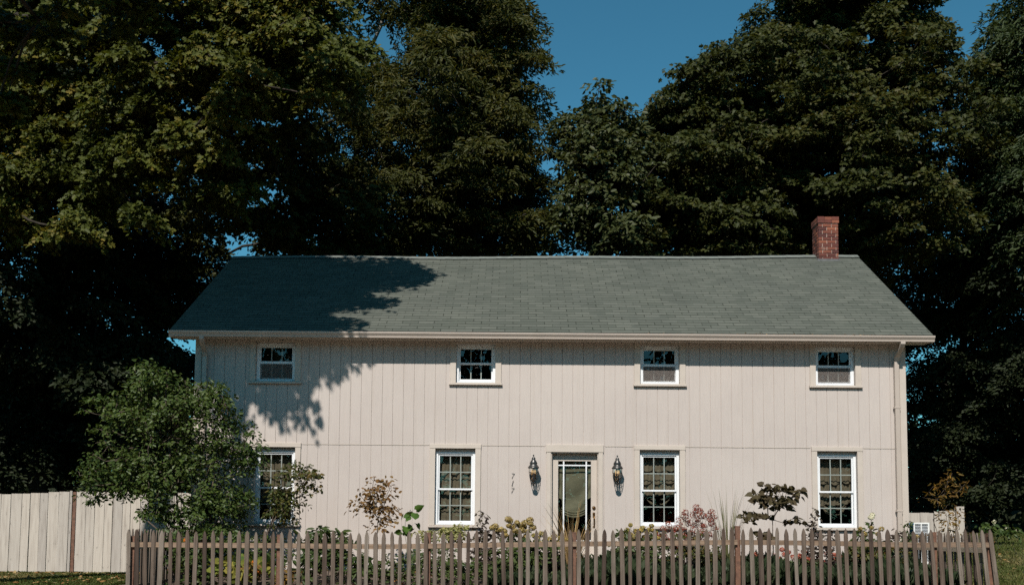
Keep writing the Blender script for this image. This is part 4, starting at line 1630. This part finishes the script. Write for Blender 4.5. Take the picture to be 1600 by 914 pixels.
rngt = np.random.default_rng(71)
tiers = []
for (u, v, r) in [(125, 78, 62), (265, 45, 66), (405, 22, 70), (50, 95, 60), (330, 98, 62), (222, 108, 62), (130, 145, 56), (185, 178, 52), (262, 165, 52), (368, 162, 46), (55, 205, 50), (212, 228, 54), (288, 215, 42),
                  (45, 282, 56), (142, 312, 50), (15, 262, 46), (345, 240, 34), (425, 95, 46), (462, 55, 50), (5, 140, 56), (25, 55, 60), (170, 22, 62), (330, 18, 66), (100, 205, 42), (300, 130, 44), (0, 205, 50), (175, 268, 38), (250, 278, 32),
                  (335, 296, 38), (95, 258, 42), (-50, 80, 70), (-60, 180, 70), (-50, 280, 70), (70, -20, 80), (240, -30, 80), (400, -40, 80), (500, 10, 50), (440, 140, 34), (400, 205, 30), (120, 355, 40), (60, 350, 40), (220, 335, 30), (385, 300, 26),
                  (85, 150, 44), (160, 220, 40), (240, 190, 36), (310, 180, 36), (190, 60, 50), (90, 40, 50), (450, 20, 44), (370, 60, 46), (420, 160, 30), (20, 330, 40), (260, 240, 36), (480, 100, 36), (520, 85, 34), (560, 75, 30), (535, 120, 28), (500, 140, 28), (140, 255, 36), (60, 245, 40), (395, 120, 36)]:
    Yt = float(np.interp(u, [-60, 120, 260, 500], [25.3, 24.8, 23.8, 23.6])) + rngt.uniform(-.8, .8)
    tiers.append((u, v, r, r * .55, Yt, r * Yt / 1555 * .9))
tree('maple_tree', 'big maple with tiers of sunlit foliage high on the far left', tb(-190, 26.5), tt(-60, 60, 26), .34,
     tiers, 'maple', 'maple', .13, .36, 95, 101, dens=1.0, fill=.3, flat=.30, droop=.55, upn=.55, fwd=-.75, tilt=.5)
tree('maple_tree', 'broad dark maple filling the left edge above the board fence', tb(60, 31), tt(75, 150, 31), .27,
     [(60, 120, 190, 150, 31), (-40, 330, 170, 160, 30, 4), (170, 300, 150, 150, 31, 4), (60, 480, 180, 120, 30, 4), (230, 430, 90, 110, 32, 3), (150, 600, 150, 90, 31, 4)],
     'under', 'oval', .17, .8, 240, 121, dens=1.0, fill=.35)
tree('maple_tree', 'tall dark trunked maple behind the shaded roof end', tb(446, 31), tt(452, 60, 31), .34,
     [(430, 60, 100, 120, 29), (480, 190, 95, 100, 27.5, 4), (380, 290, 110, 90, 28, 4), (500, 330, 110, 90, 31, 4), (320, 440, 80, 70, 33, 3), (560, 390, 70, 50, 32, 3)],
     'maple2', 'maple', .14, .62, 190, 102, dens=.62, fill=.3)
tree('locust_tree', 'thin crowned locust with bare forked limbs against the sky', tb(560, 34), tt(560, 120, 34), .30,
     [(545, 110, 70, 55, 33, 2.5), (610, 190, 60, 60, 34, 2.5), (560, 270, 90, 70, 34, 3), (520, -20, 70, 50, 34, 2), (640, -10, 50, 45, 34, 2)],
     'locust', 'lance', .20, .7, 190, 103, dens=.75, bark='lightbark', droop=.5)
tree('locust_tree', 'tall dense tree with straight sky edge behind the middle of the roof', tb(740, 33), tt(745, 120, 33), .38,
     [(735, 60, 95, 130, 33, 4), (790, 140, 56, 150, 33, 3), (680, 190, 90, 110, 32, 3.5), (760, 270, 105, 120, 33, 4), (660, 330, 90, 80, 33, 3.5), (810, 340, 60, 70, 33, 3), (700, 20, 80, 70, 33, 3)],
     'locust', 'lance', .19, .55, 150, 104, dens=.92, droop=.25)
tree('linden_tree', 'small broad leaved tree with ragged top in the sky gap', tb(935, 30), tt(938, 210, 30), .20,
     [(938, 165, 15, 30, 30, .8), (922, 195, 22, 36, 30, 1.0), (958, 205, 24, 36, 30, 1.0), (972, 185, 10, 20, 30, .6), (925, 260, 46, 54, 30, 2), (960, 290, 60, 70, 30, 2), (915, 340, 55, 50, 30, 2), (992, 205, 12, 26, 30.5, .8), (975, 380, 50, 40, 30, 2), (895, 215, 26, 40, 31, 1.2)],
     'linden', 'oval', .19, .34, 50, 105, dens=.72, droop=.2, flat=.5)
tree('maple_tree', 'lower round crowned maple between sky gap and chimney tree', tb(1070, 32), tt(1075, 200, 32), .30,
     [(1060, 190, 45, 52, 32, 2.5), (1110, 160, 50, 60, 32, 3), (1050, 280, 66, 66, 31, 3), (1120, 290, 80, 90, 32, 3.5), (1050, 360, 70, 50, 31, 3), (1140, 380, 70, 50, 31, 3), (1025, 200, 20, 30, 32, 1.2)],
     'maple2', 'maple', .14, .46, 130, 106, dens=.9, flat=.48, droop=.18)
tree('maple_tree', 'largest maple rising behind the brick chimney', tb(1290, 33), tt(1285, 30, 33), .48,
     [(1250, 15, 78, 90, 33, 4), (1330, 0, 120, 110, 33, 4), (1210, 150, 100, 90, 32, 4), (1350, 130, 115, 100, 32, 4), (1180, 250, 80, 70, 32, 3), (1300, 250, 120, 90, 31, 4), (1420, 230, 90, 90, 32, 4), (1230, 350, 100, 70, 32, 4), (1380, 350, 110, 80, 31, 4), (1405, 110, 45, 80, 33, 2.5)],
     'maple2', 'maple', .14, .50, 150, 107, dens=.82, flat=.48, droop=.18)
tree('ash_tree', 'blue green fine leaved tree at the right edge', tb(1690, 31), tt(1670, 60, 31), .26,
     [(1585, 85, 45, 55, 31, 2.5), (1620, 30, 80, 70, 31, 3), (1590, 190, 70, 90, 31, 3), (1660, 180, 90, 120, 31, 4), (1580, 300, 70, 90, 31, 3), (1650, 360, 90, 110, 31, 4), (1545, 105, 16, 30, 31, 1.0)],
     'ash', 'lance', .19, .65, 250, 108, dens=1.0, droop=.6)
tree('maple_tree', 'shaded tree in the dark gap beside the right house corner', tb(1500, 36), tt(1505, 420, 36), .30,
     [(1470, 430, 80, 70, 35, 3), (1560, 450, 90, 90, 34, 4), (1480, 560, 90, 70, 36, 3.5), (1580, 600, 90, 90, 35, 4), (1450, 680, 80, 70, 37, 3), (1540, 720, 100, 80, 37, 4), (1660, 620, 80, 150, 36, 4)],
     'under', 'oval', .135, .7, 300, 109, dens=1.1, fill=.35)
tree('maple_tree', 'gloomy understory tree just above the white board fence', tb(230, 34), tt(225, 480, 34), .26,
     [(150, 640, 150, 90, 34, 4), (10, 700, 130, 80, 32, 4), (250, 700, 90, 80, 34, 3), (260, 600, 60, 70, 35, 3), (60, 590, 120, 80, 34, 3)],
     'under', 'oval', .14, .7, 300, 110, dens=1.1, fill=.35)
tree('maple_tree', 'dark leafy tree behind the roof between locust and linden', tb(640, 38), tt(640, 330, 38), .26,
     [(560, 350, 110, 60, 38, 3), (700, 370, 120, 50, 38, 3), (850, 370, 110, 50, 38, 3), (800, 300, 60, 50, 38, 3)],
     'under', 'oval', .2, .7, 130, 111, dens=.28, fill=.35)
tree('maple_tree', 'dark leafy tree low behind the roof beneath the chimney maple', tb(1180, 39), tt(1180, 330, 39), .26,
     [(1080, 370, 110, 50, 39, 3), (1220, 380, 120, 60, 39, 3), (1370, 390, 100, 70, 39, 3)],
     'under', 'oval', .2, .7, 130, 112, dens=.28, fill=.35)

# distant woods (mass), seen only as darkness low between trunks, and the woods over the road behind the viewer
rng = np.random.default_rng(77)


def woods(name, label, pts_fn, n, size, mat):
    c = np.array([pts_fn() for _ in range(n)])
    k = 46
    p = np.repeat(c, k, 0) + rng.normal(size=(n * k, 3)) * [1.2, 1.2, .8]
    d = unit(rng, n * k) + [0, 0, -.3]
    nn = unit(rng, n * k) * .6 + [0, -.3, .7]
    o = leaves(name, p, d, nn, size * rng.uniform(.7, 1.3, n * k), L[mat], None, 'oval')
    tag(o, label, 'woods', None, 'stuff')
    return o


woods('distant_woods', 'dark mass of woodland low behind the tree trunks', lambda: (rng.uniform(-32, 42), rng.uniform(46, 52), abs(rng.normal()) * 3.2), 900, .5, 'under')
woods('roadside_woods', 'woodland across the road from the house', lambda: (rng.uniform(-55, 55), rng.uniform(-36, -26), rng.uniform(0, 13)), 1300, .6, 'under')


# ------------------------------------------------------------------ garden plants
def plant(name, label, cat, u, Y, blobs, mat, shape, leaf, clump_r, per, seed, stems=5, stem_r=.012, dens=1.0, flat=.6, droop=.2, up=.6,
          stemmat='stem', group=None, fill=.5, stem_from=.0, jit=.5, flowers=None, spread=.25):
    rng = np.random.default_rng(seed)
    p = P(u, 850, Y)
    base = np.array([p[0], Y, G(p[0], Y)])
    root = empty(name, tuple(base), label, cat, group)
    mb = MB()
    A = ([], [], [])
    cl = []
    for b in blobs:
        c, R = blob_world(b)
        k = max(3, int(dens * R[0] * R[2] * 3.1 / (clump_r ** 2)))
        U = unit(rng, k)
        rr = np.where(rng.random(k) < fill, rng.uniform(.1, .75, k), rng.uniform(.75, 1.0, k))
        for i in range(k):
            q = c + U[i] * R * rr[i]
            if q[2] < base[2] + .04:
                continue
            cl.append((q, U[i]))
    st = []
    for i in range(stems):
        a = rng.random() * 6.28
        st.append(base + np.array([math.cos(a), math.sin(a), 0]) * spread * .35 * rng.random())
    for i, (q, o) in enumerate(cl):
        r = clump_r * rng.uniform(.6, 1.3)
        for a, bq in zip(A, clump(rng, q, o, r, max(2, int(per * (r / clump_r) ** 1.5)), flat, droop, .2, up, jit)):
            a.append(bq)
    cz = [q for q, _ in cl]
    if stems == 1:
        ctr = np.mean(cz, axis=0)
        roots = [base + (ctr - base) * t + (rng.normal(size=3) * .012 if t else 0) for t in (0, .2, .4, .6, .8)]
        mb.tube([r - base - ([0, 0, .03] if i == 0 else 0) for i, r in enumerate(roots)], [stem_r * (1 - .13 * i) for i in range(5)], 6)
        roots = roots[2:]
    else:
        roots = []
        for i, s0 in enumerate(st):
            q = cz[int(rng.integers(0, len(cz)))]
            m_ = s0 + (q - s0) * [.3, .3, .42]
            e_ = s0 + (q - s0) * [.6, .6, .72]
            mb.tube([s0 - base - [0, 0, .03], m_ - base, e_ - base], [stem_r, stem_r * .85, stem_r * .65], 5)
            roots += [m_, e_]
    branch(mb, base, roots, cz, rng, stem_r * .22, 4, 2, stem_r * .6)
    mb.build('stem', M[stemmat], root)
    pts, d, n = (np.concatenate(a) for a in A)
    leaves('foliage', pts, d, n, leaf * rng.uniform(.65, 1.25, len(pts)), L[mat], root, shape)
    if flowers:
        fm, spots, fr, cnt, fsz = flowers
        sm = MB()
        for (fu, fv) in spots:
            c = P(fu, fv, Y + rng.uniform(-.12, .12))
            U = unit(rng, cnt)
            R = fr * rng.uniform(.75, 1.25)
            fp = c + U * R * np.array([1, 1, .8]) * rng.uniform(.7, 1.0, (cnt, 1))
            s0 = st[int(rng.integers(0, stems))]
            sm.tube([s0 - base, (s0 + c) / 2 - base + rng.normal(size=3) * .03, c - base], [stem_r * .7, stem_r * .5, stem_r * .4], 5)
            t_ = np.cross(U, unit(rng, cnt))
            leaves('flower_head', fp, t_, U, fsz * rng.uniform(.7, 1.2, cnt), L[fm], root, 'petal')
        sm.build('flower_stalk', M[stemmat], root)
    return root


GP = 'plants in the front garden'
# big shrub by the left corner
plant('shrub', 'big rounded green shrub covering the left house corner', 'shrub', 318, 18.0,
      [(255, 640, 75, 60, 18, .8), (222, 590, 16, 26, 18, .3), (240, 582, 12, 22, 18, .25), (262, 600, 14, 26, 18, .3), (340, 618, 16, 30, 18, .3), (362, 640, 14, 26, 18, .3), (160, 628, 26, 16, 18, .3), (142, 625, 16, 10, 18, .2), (138, 735, 16, 9, 17.8, .2), (150, 780, 26, 14, 17.8, .3), (200, 765, 36, 18, 17.8, .3), (190, 650, 62, 45, 18, .6), (235, 600, 40, 32, 18, .5), (320, 640, 55, 50, 18, .7), (300, 720, 85, 60, 18, .9), (190, 720, 62, 40, 17.9, .6), (170, 745, 44, 32, 17.8, .5),
       (350, 700, 52, 60, 18.1, .7), (330, 790, 70, 50, 18, .8), (250, 760, 60, 40, 18, .7), (390, 715, 30, 42, 18, .5), (300, 800, 70, 36, 18.1, .6), (365, 790, 36, 44, 18.1, .5), (250, 802, 36, 24, 18, .5)],
      'shrub', 'oval', .076, .115, 21, 201, stems=11, stem_r=.018, dens=.75, flat=1.1, spread=1.4, fill=.55)
plant('shrub', 'bronze tinged shrub partly covering the first lower window', 'shrub', 398, 17.7,
      [(468, 745, 34, 32, 17.7, .35), (455, 785, 32, 30, 17.7, .35), (440, 765, 20, 24, 17.7, .25), (430, 800, 22, 22, 17.7, .3), (490, 740, 14, 12, 17.7, .2)],
      'shrub2', 'oval', .072, .12, 24, 202, stems=5, stem_r=.014, dens=.75, flat=.8, spread=.5)
plant('sapling', 'thin sapling with dry tan brown leaves against the wall', 'sapling', 589, 17.9,
      [(588, 768, 34, 24, 17.9, .35), (578, 790, 30, 18, 17.9, .3), (605, 795, 24, 18, 17.9, .3), (598, 820, 20, 10, 17.9, .2)],
      'brown', 'oval', .085, .12, 13, 203, stems=1, stem_r=.016, dens=.8, flat=.9, spread=.05)
plant('heart_leaf_plant', 'slender plant with a few big heart shaped green leaves', 'plant', 638, 17.2,
      [(628, 830, 16, 9, 17.2, .15), (645, 812, 12, 22, 17.2, .12), (638, 800, 14, 10, 17.2, .1)],
      'heart', 'heart', .145, .11, 2, 204, stems=3, stem_r=.006, dens=.6, stemmat='greenstem', up=.2, spread=.2, jit=.8)
plant('leafy_perennial', 'upright glossy green perennial right of the bronze tinged shrub', 'plant', 512, 17.0,
      [(500, 845, 30, 34, 17, .4), (530, 860, 30, 40, 17, .4), (485, 880, 34, 34, 16.8, .4), (560, 885, 34, 30, 17, .4)],
      'green', 'lance', .16, .13, 16, 205, stems=9, stem_r=.006, dens=.8, stemmat='greenstem', spread=1.2, group=GP)
plant('hosta', 'yellow green broad leaved hosta behind the picket fence', 'plant', 372, 16.6,
      [(350, 885, 30, 20, 16.6, .3), (385, 880, 34, 26, 16.6, .35), (415, 890, 24, 18, 16.6, .3)],
      'hosta', 'heart', .19, .16, 7, 206, stems=7, stem_r=.006, dens=.8, stemmat='greenstem', spread=.6, up=.5)
plant('flowering_plant', 'low plant with one orange bloom under the big shrub', 'flower', 300, 16.7,
      [(290, 880, 34, 30, 16.7, .3), (320, 890, 26, 26, 16.7, .3)],
      'green', 'oval', .10, .13, 14, 207, stems=5, stem_r=.005, stemmat='greenstem', spread=.5, flowers=('orange', [(291, 843)], .045, 40, .04))
plant('flowering_plant', 'rusty leaved low plant with orange blooms beneath the first window', 'flower', 400, 16.3,
      [(398, 895, 12, 24, 16.3, .2), (440, 900, 16, 16, 16.3, .2)],
      'amber', 'oval', .08, .10, 12, 237, stems=4, stem_r=.005, stemmat='greenstem', spread=.4, flowers=('orange', [(398, 878), (404, 892)], .04, 34, .035))
plant('pale_shrub', 'cream and yellow leaved shrub under the second lower window', 'shrub', 690, 18.0,
      [(665, 836, 22, 13, 18, .25), (700, 832, 30, 14, 18, .3), (722, 832, 16, 15, 18, .25)],
      'pale', 'oval', .07, .09, 15, 208, stems=6, stem_r=.006, stemmat='greenstem', spread=.6)
plant('leafy_bush', 'dark green bush below the cream leaved shrub', 'shrub', 690, 17.0,
      [(660, 880, 34, 36, 17, .4), (700, 885, 36, 36, 17, .4), (735, 895, 26, 26, 16.9, .3), (615, 895, 34, 26, 17, .4)],
      'green', 'oval', .075, .13, 26, 209, stems=9, stem_r=.007, spread=1.2, group=GP)
# wine dark spires
for u, v0, Y, lab, sd in ((751, 799, 17.6, 'dark leafy spire beside the second lower window', 210), (769, 819, 17.5, 'short dark spire left of the tan hydrangea', 211),
                          (1270, 796, 17.6, 'dark leafy spire left of the last lower window', 212), (1294, 826, 17.3, 'short dark twiggy spire in front of the last lower window', 213),
                          (1418, 818, 18.4, 'dark green spire right of the corner downspout', 214), (1398, 826, 18.2, 'pale twiggy spire beside the corner downspout', 215)):
    rngq = np.random.default_rng(sd)
    bl = [(u + rngq.uniform(-2, 2), v, 5 + (v - v0) * .16, 9, Y, .07 + (v - v0) * .0016) for v in range(int(v0) + 6, 905, 13)]
    plant('leafy_spire', lab, 'plant', u, Y, bl, 'darkstem' if sd not in (214,) else 'green', 'oval', .075, .07, 8, sd, stems=2, stem_r=.006, dens=.9, spread=.15, flat=.9, group='leafy spires along the wall')
hyd = 'hydrangeas along the wall'
plant('hydrangea', 'tan headed hydrangea bush left of the front door', 'hydrangea', 812, 17.5,
      [(810, 850, 32, 22, 17.5, .35), (790, 880, 40, 34, 17.4, .4), (840, 890, 36, 30, 17.4, .4)],
      'green', 'oval', .11, .12, 16, 220, stems=7, stem_r=.007, spread=.5, group=hyd,
      flowers=('tanflower', [(794, 811), (797, 813), (828, 812), (832, 824), (808, 816), (788, 829), (801, 822), (815, 828), (824, 830), (774, 822), (783, 827), (812, 820), (820, 817), (805, 829), (795, 821), (819, 823), (829, 818), (790, 836), (810, 835), (822, 838), (777, 830), (769, 824)], .060, 170, .030))
plant('hydrangea', 'low ochre hydrangea beside the straw grass at the door', 'hydrangea', 845, 17.2,
      [(845, 850, 22, 16, 17.2, .25), (862, 870, 26, 24, 17.2, .3)],
      'green', 'oval', .10, .11, 14, 221, stems=5, stem_r=.006, spread=.4, group=hyd,
      flowers=('yelflower', [(834, 836), (846, 833), (852, 845), (866, 837), (876, 840), (884, 843), (842, 848), (840, 840), (851, 837), (859, 842), (836, 846), (872, 847)], .048, 110, .026))
plant('hydrangea', 'mustard headed hydrangea under the third lower window', 'hydrangea', 995, 17.6,
      [(985, 842, 24, 18, 17.6, .3), (1010, 848, 28, 20, 17.6, .3), (1000, 870, 40, 24, 17.5, .4)],
      'green', 'oval', .09, .11, 15, 222, stems=7, stem_r=.006, spread=.5, group=hyd,
      flowers=('yelflower', [(985, 820), (1004, 824), (1018, 821), (994, 830), (1011, 832), (1024, 832), (985, 834), (975, 838), (1001, 829), (1014, 827), (1020, 828), (990, 838), (1006, 838), (1018, 839), (980, 828), (1028, 840), (998, 835)], .050, 120, .027))
plant('hydrangea', 'rust red flowering bush right of the third lower window', 'hydrangea', 1075, 17.5,
      [(1080, 845, 34, 24, 17.5, .35), (1045, 855, 26, 18, 17.5, .3), (1100, 870, 36, 26, 17.4, .4)],
      'shrub2', 'oval', .06, .11, 20, 223, stems=7, stem_r=.007, spread=.6, group=hyd,
      flowers=('redflower', [(1087, 798), (1070, 806), (1099, 806), (1110, 812), (1090, 812), (1078, 818), (1060, 820), (1045, 818), (1036, 825), (1068, 828), (1085, 828), (1100, 822), (1054, 832), (1072, 838), (1092, 838), (1038, 838), (1112, 800), (1083, 804), (1093, 805), (1074, 812), (1086, 820), (1064, 826), (1056, 826), (1048, 826), (1079, 834), (1065, 836), (1098, 832), (1106, 834), (1040, 830), (1050, 840), (1084, 844), (1060, 846), (1072, 848), (1100, 844), (1094, 798), (1105, 806), (1088, 792), (1116, 808), (1112, 818), (1096, 820), (1070, 800), (1062, 812), (1118, 826), (1108, 836), (1030, 836), (1044, 844), (1094, 850), (1056, 852)], .078, 75, .026))
plant('hydrangea', 'white topped hydrangea right of the last lower window', 'hydrangea', 1352, 17.6,
      [(1358, 828, 9, 16, 17.6, .12), (1345, 850, 24, 16, 17.6, .25), (1370, 860, 30, 22, 17.6, .3)],
      'green', 'oval', .10, .10, 12, 224, stems=5, stem_r=.006, spread=.4, group=hyd,
      flowers=('white', [(1363, 804), (1361, 808)], .05, 110, .03))
plant('hydrangea', 'faded tan hydrangea between last window and downspout', 'hydrangea', 1345, 17.3,
      [(1345, 858, 24, 18, 17.3, .25), (1385, 866, 30, 18, 17.3, .3)],
      'shrub2', 'oval', .08, .10, 14, 225, stems=5, stem_r=.006, spread=.4, group=hyd,
      flowers=('tanflower', [(1344, 826), (1362, 824), (1377, 826), (1350, 834), (1372, 834), (1432, 838)], .045, 80, .03))
plant('sedum', 'low brick red sedum below the dark leaved tree', 'flower', 1240, 17.6,
      [(1230, 882, 34, 12, 17.6, .3), (1285, 885, 34, 14, 17.6, .3)],
      'green', 'oval', .07, .10, 12, 226, stems=9, stem_r=.006, stemmat='greenstem', spread=1.0,
      flowers=('sedum', [(1212, 868), (1226, 866), (1240, 870), (1222, 858), (1256, 862), (1262, 874), (1280, 870), (1292, 866), (1300, 874), (1270, 858), (1286, 878), (1310, 868), (1218, 872), (1232, 862), (1248, 868), (1274, 866), (1296, 860), (1304, 866), (1180, 866), (1190, 870)], .058, 80, .028))
plant('redbud_tree', 'young redbud with tiers of dark bronze heart leaves', 'tree', 1206, 17.4,
      [(1220, 760, 36, 9, 17.4, .35), (1195, 775, 34, 12, 17.4, .35), (1225, 785, 28, 11, 17.4, .3), (1182, 806, 24, 11, 17.4, .3), (1235, 812, 20, 7, 17.4, .25), (1245, 770, 10, 10, 17.4, .15), (1190, 832, 12, 5, 17.4, .15)],
      'redbud', 'heart', .11, .11, 8, 230, stems=1, stem_r=.014, dens=.88, flat=.35, droop=.3, spread=.05, up=.4)
plant('sapling', 'spindly amber leaved sapling in front of low board fence', 'sapling', 1481, 19.5,
      [(1478, 752, 26, 18, 19.5, .3), (1462, 775, 26, 14, 19.5, .3), (1505, 770, 12, 26, 19.5, .2), (1480, 800, 22, 20, 19.5, .3), (1480, 825, 20, 14, 19.5, .3)],
      'amber', 'lance', .105, .10, 7, 231, stems=3, stem_r=.010, dens=.55, flat=.9, spread=.1)
plant('weed_clump', 'leafy weeds with small white flowers at the lawn edge', 'weeds', 1555, 27,
      [(1550, 826, 20, 12, 27, .5), (1575, 830, 22, 8, 27, .5)],
      'shrub', 'oval', .14, .2, 20, 232, stems=6, stem_r=.008, stemmat='greenstem', spread=.8, flowers=('white', [(1553, 815), (1572, 823), (1590, 828)], .05, 30, .05))
plant('leafy_bush', 'small green bush at the base of the tan hydrangea', 'shrub', 780, 16.8,
      [(770, 890, 34, 28, 16.8, .35), (815, 895, 34, 24, 16.8, .35)],
      'green', 'oval', .075, .12, 26, 233, stems=7, stem_r=.006, spread=.9, group=GP)
plant('leafy_bush', 'dark green bush beneath the big corner shrub', 'shrub', 330, 17.2,
      [(280, 850, 60, 34, 17.4, .5), (350, 850, 60, 34, 17.4, .5), (420, 860, 40, 34, 17.4, .4)],
      'shrub', 'oval', .085, .15, 26, 234, stems=9, stem_r=.008, spread=1.2, group=GP)


def grass_plant(name, label, u, Y, n, h0, h1, mat, seed, width, bend=.35, spread=.15, plume=None):
    rng = np.random.default_rng(seed)
    p = P(u, 850, Y)
    base = np.array([p[0], Y, G(p[0], Y)])
    root = empty(name, tuple(base), label, 'ornamental grass')
    mb = MB()
    for i in range(n):
        a = rng.random() * 6.28
        h = rng.uniform(h0, h1)
        o = np.array([math.cos(a), math.sin(a), 0])
        b0 = o * spread * rng.random()
        bd = bend * rng.uniform(.2, 1.0)
        w = width * rng.uniform(.7, 1.2)
        side = np.array([-o[1], o[0], 0]) * w / 2
        if abs(o[0]) > .9:
            side = np.array([.3, .9, 0]) * w / 2
        vs, fs = [], []
        for k in range(6):
            t_ = k / 5
            c = b0 + o * bd * h * t_ ** 2 + np.array([0, 0, h * (t_ - .22 * bd * t_ ** 2)])
            ww = (1 - t_ ** 2) * .95 + .05
            vs += [c - side * ww, c + side * ww]
        for k in range(5):
            fs.append((2 * k, 2 * k + 1, 2 * k + 3, 2 * k + 2))
        mb.add(vs, fs, 0, True)
    mb.build('blade', L[mat], root)['kind'] = 'stuff'
    return root


grass_plant('ornamental_grass', 'straw coloured grass tuft in front of the door', 893, 17.2, 80, .75, 1.55, 'straw', 301, .022, .6, .12)
grass_plant('ornamental_grass', 'tall thin green grass tuft beside the rust red bush', 1138, 17.5, 95, .85, 1.78, 'greenblade', 302, .015, .38, .16)
grass_plant('ornamental_grass', 'pale grass tuft beside the white air conditioner', 1462, 21.5, 50, .4, .75, 'greenblade', 303, .014, .4, .14)

# ground cover mass behind the pickets, lawn blades, fallen leaves
rng = np.random.default_rng(55)


def blades(name, n, fx, fy, h, w, mat, lab, hfun=None, shape='blade', lean=.45):
    x, y = fx(n), fy(n)
    z = np.array([G(a, b) for a, b in zip(x, y)])
    if hfun is not None:
        h = h * np.array([hfun(a, b) for a, b in zip(x, y)])
    d = np.stack([rng.normal(size=n) * lean, rng.normal(size=n) * lean, np.ones(n)], 1)
    nn = unit(rng, n)
    o = leaves(name, np.stack([x, y, z - .01], 1), d, nn, h * rng.uniform(.55, 1.2, n), L[mat], None, shape)
    tag(o, lab, name.replace('_', ' '), None, 'stuff')
    return o


U = rng.uniform
blades('ground_cover', 26000, lambda n: U(-.3, 7.2, n), lambda n: 16.1 + 2.3 * rng.random(n), .50, 1, 'cover', 'dark green fine leaved ground cover filling the garden',
       lambda a, b: (.75 + .25 * math.sin(a * 2.3) * math.sin(a * 5.1 + 1)) * (1.0 if a > .9 else .8), 'lance', .5)
blades('lawn_grass', 70000, lambda n: U(7.6, 17, n), lambda n: 15.6 + 16 * rng.random(n) ** 1.4, .085, 1, 'lawn', 'sunlit short lawn grass right of the picket fence', None, 'lance', .6)
blades('verge_grass', 40000, lambda n: U(-12.5, -6.0, n), lambda n: U(17.0, 21.0, n), .075, 1, 'lawn', 'thin dry grass along the foot of the white fence', None, 'lance', .6)
n = 900
x = np.concatenate([U(-12, -6, 450), U(-5.5, 7, 250), U(8, 16, 200)])
y = np.concatenate([U(17.5, 20.9, 450), U(15.7, 18.5, 250), U(16, 28, 200)])
z = np.array([G(a, b) for a, b in zip(x, y)]) + .05
tag(leaves('fallen_leaves', np.stack([x, y, z], 1), unit(rng, n) * [1, 1, .3], unit(rng, n) * .5 + [0, 0, 1], U(.05, .11, n), L['litter'], None, 'maple'), 'scattered dry fallen leaves on the grass', 'fallen leaves', None, 'stuff')
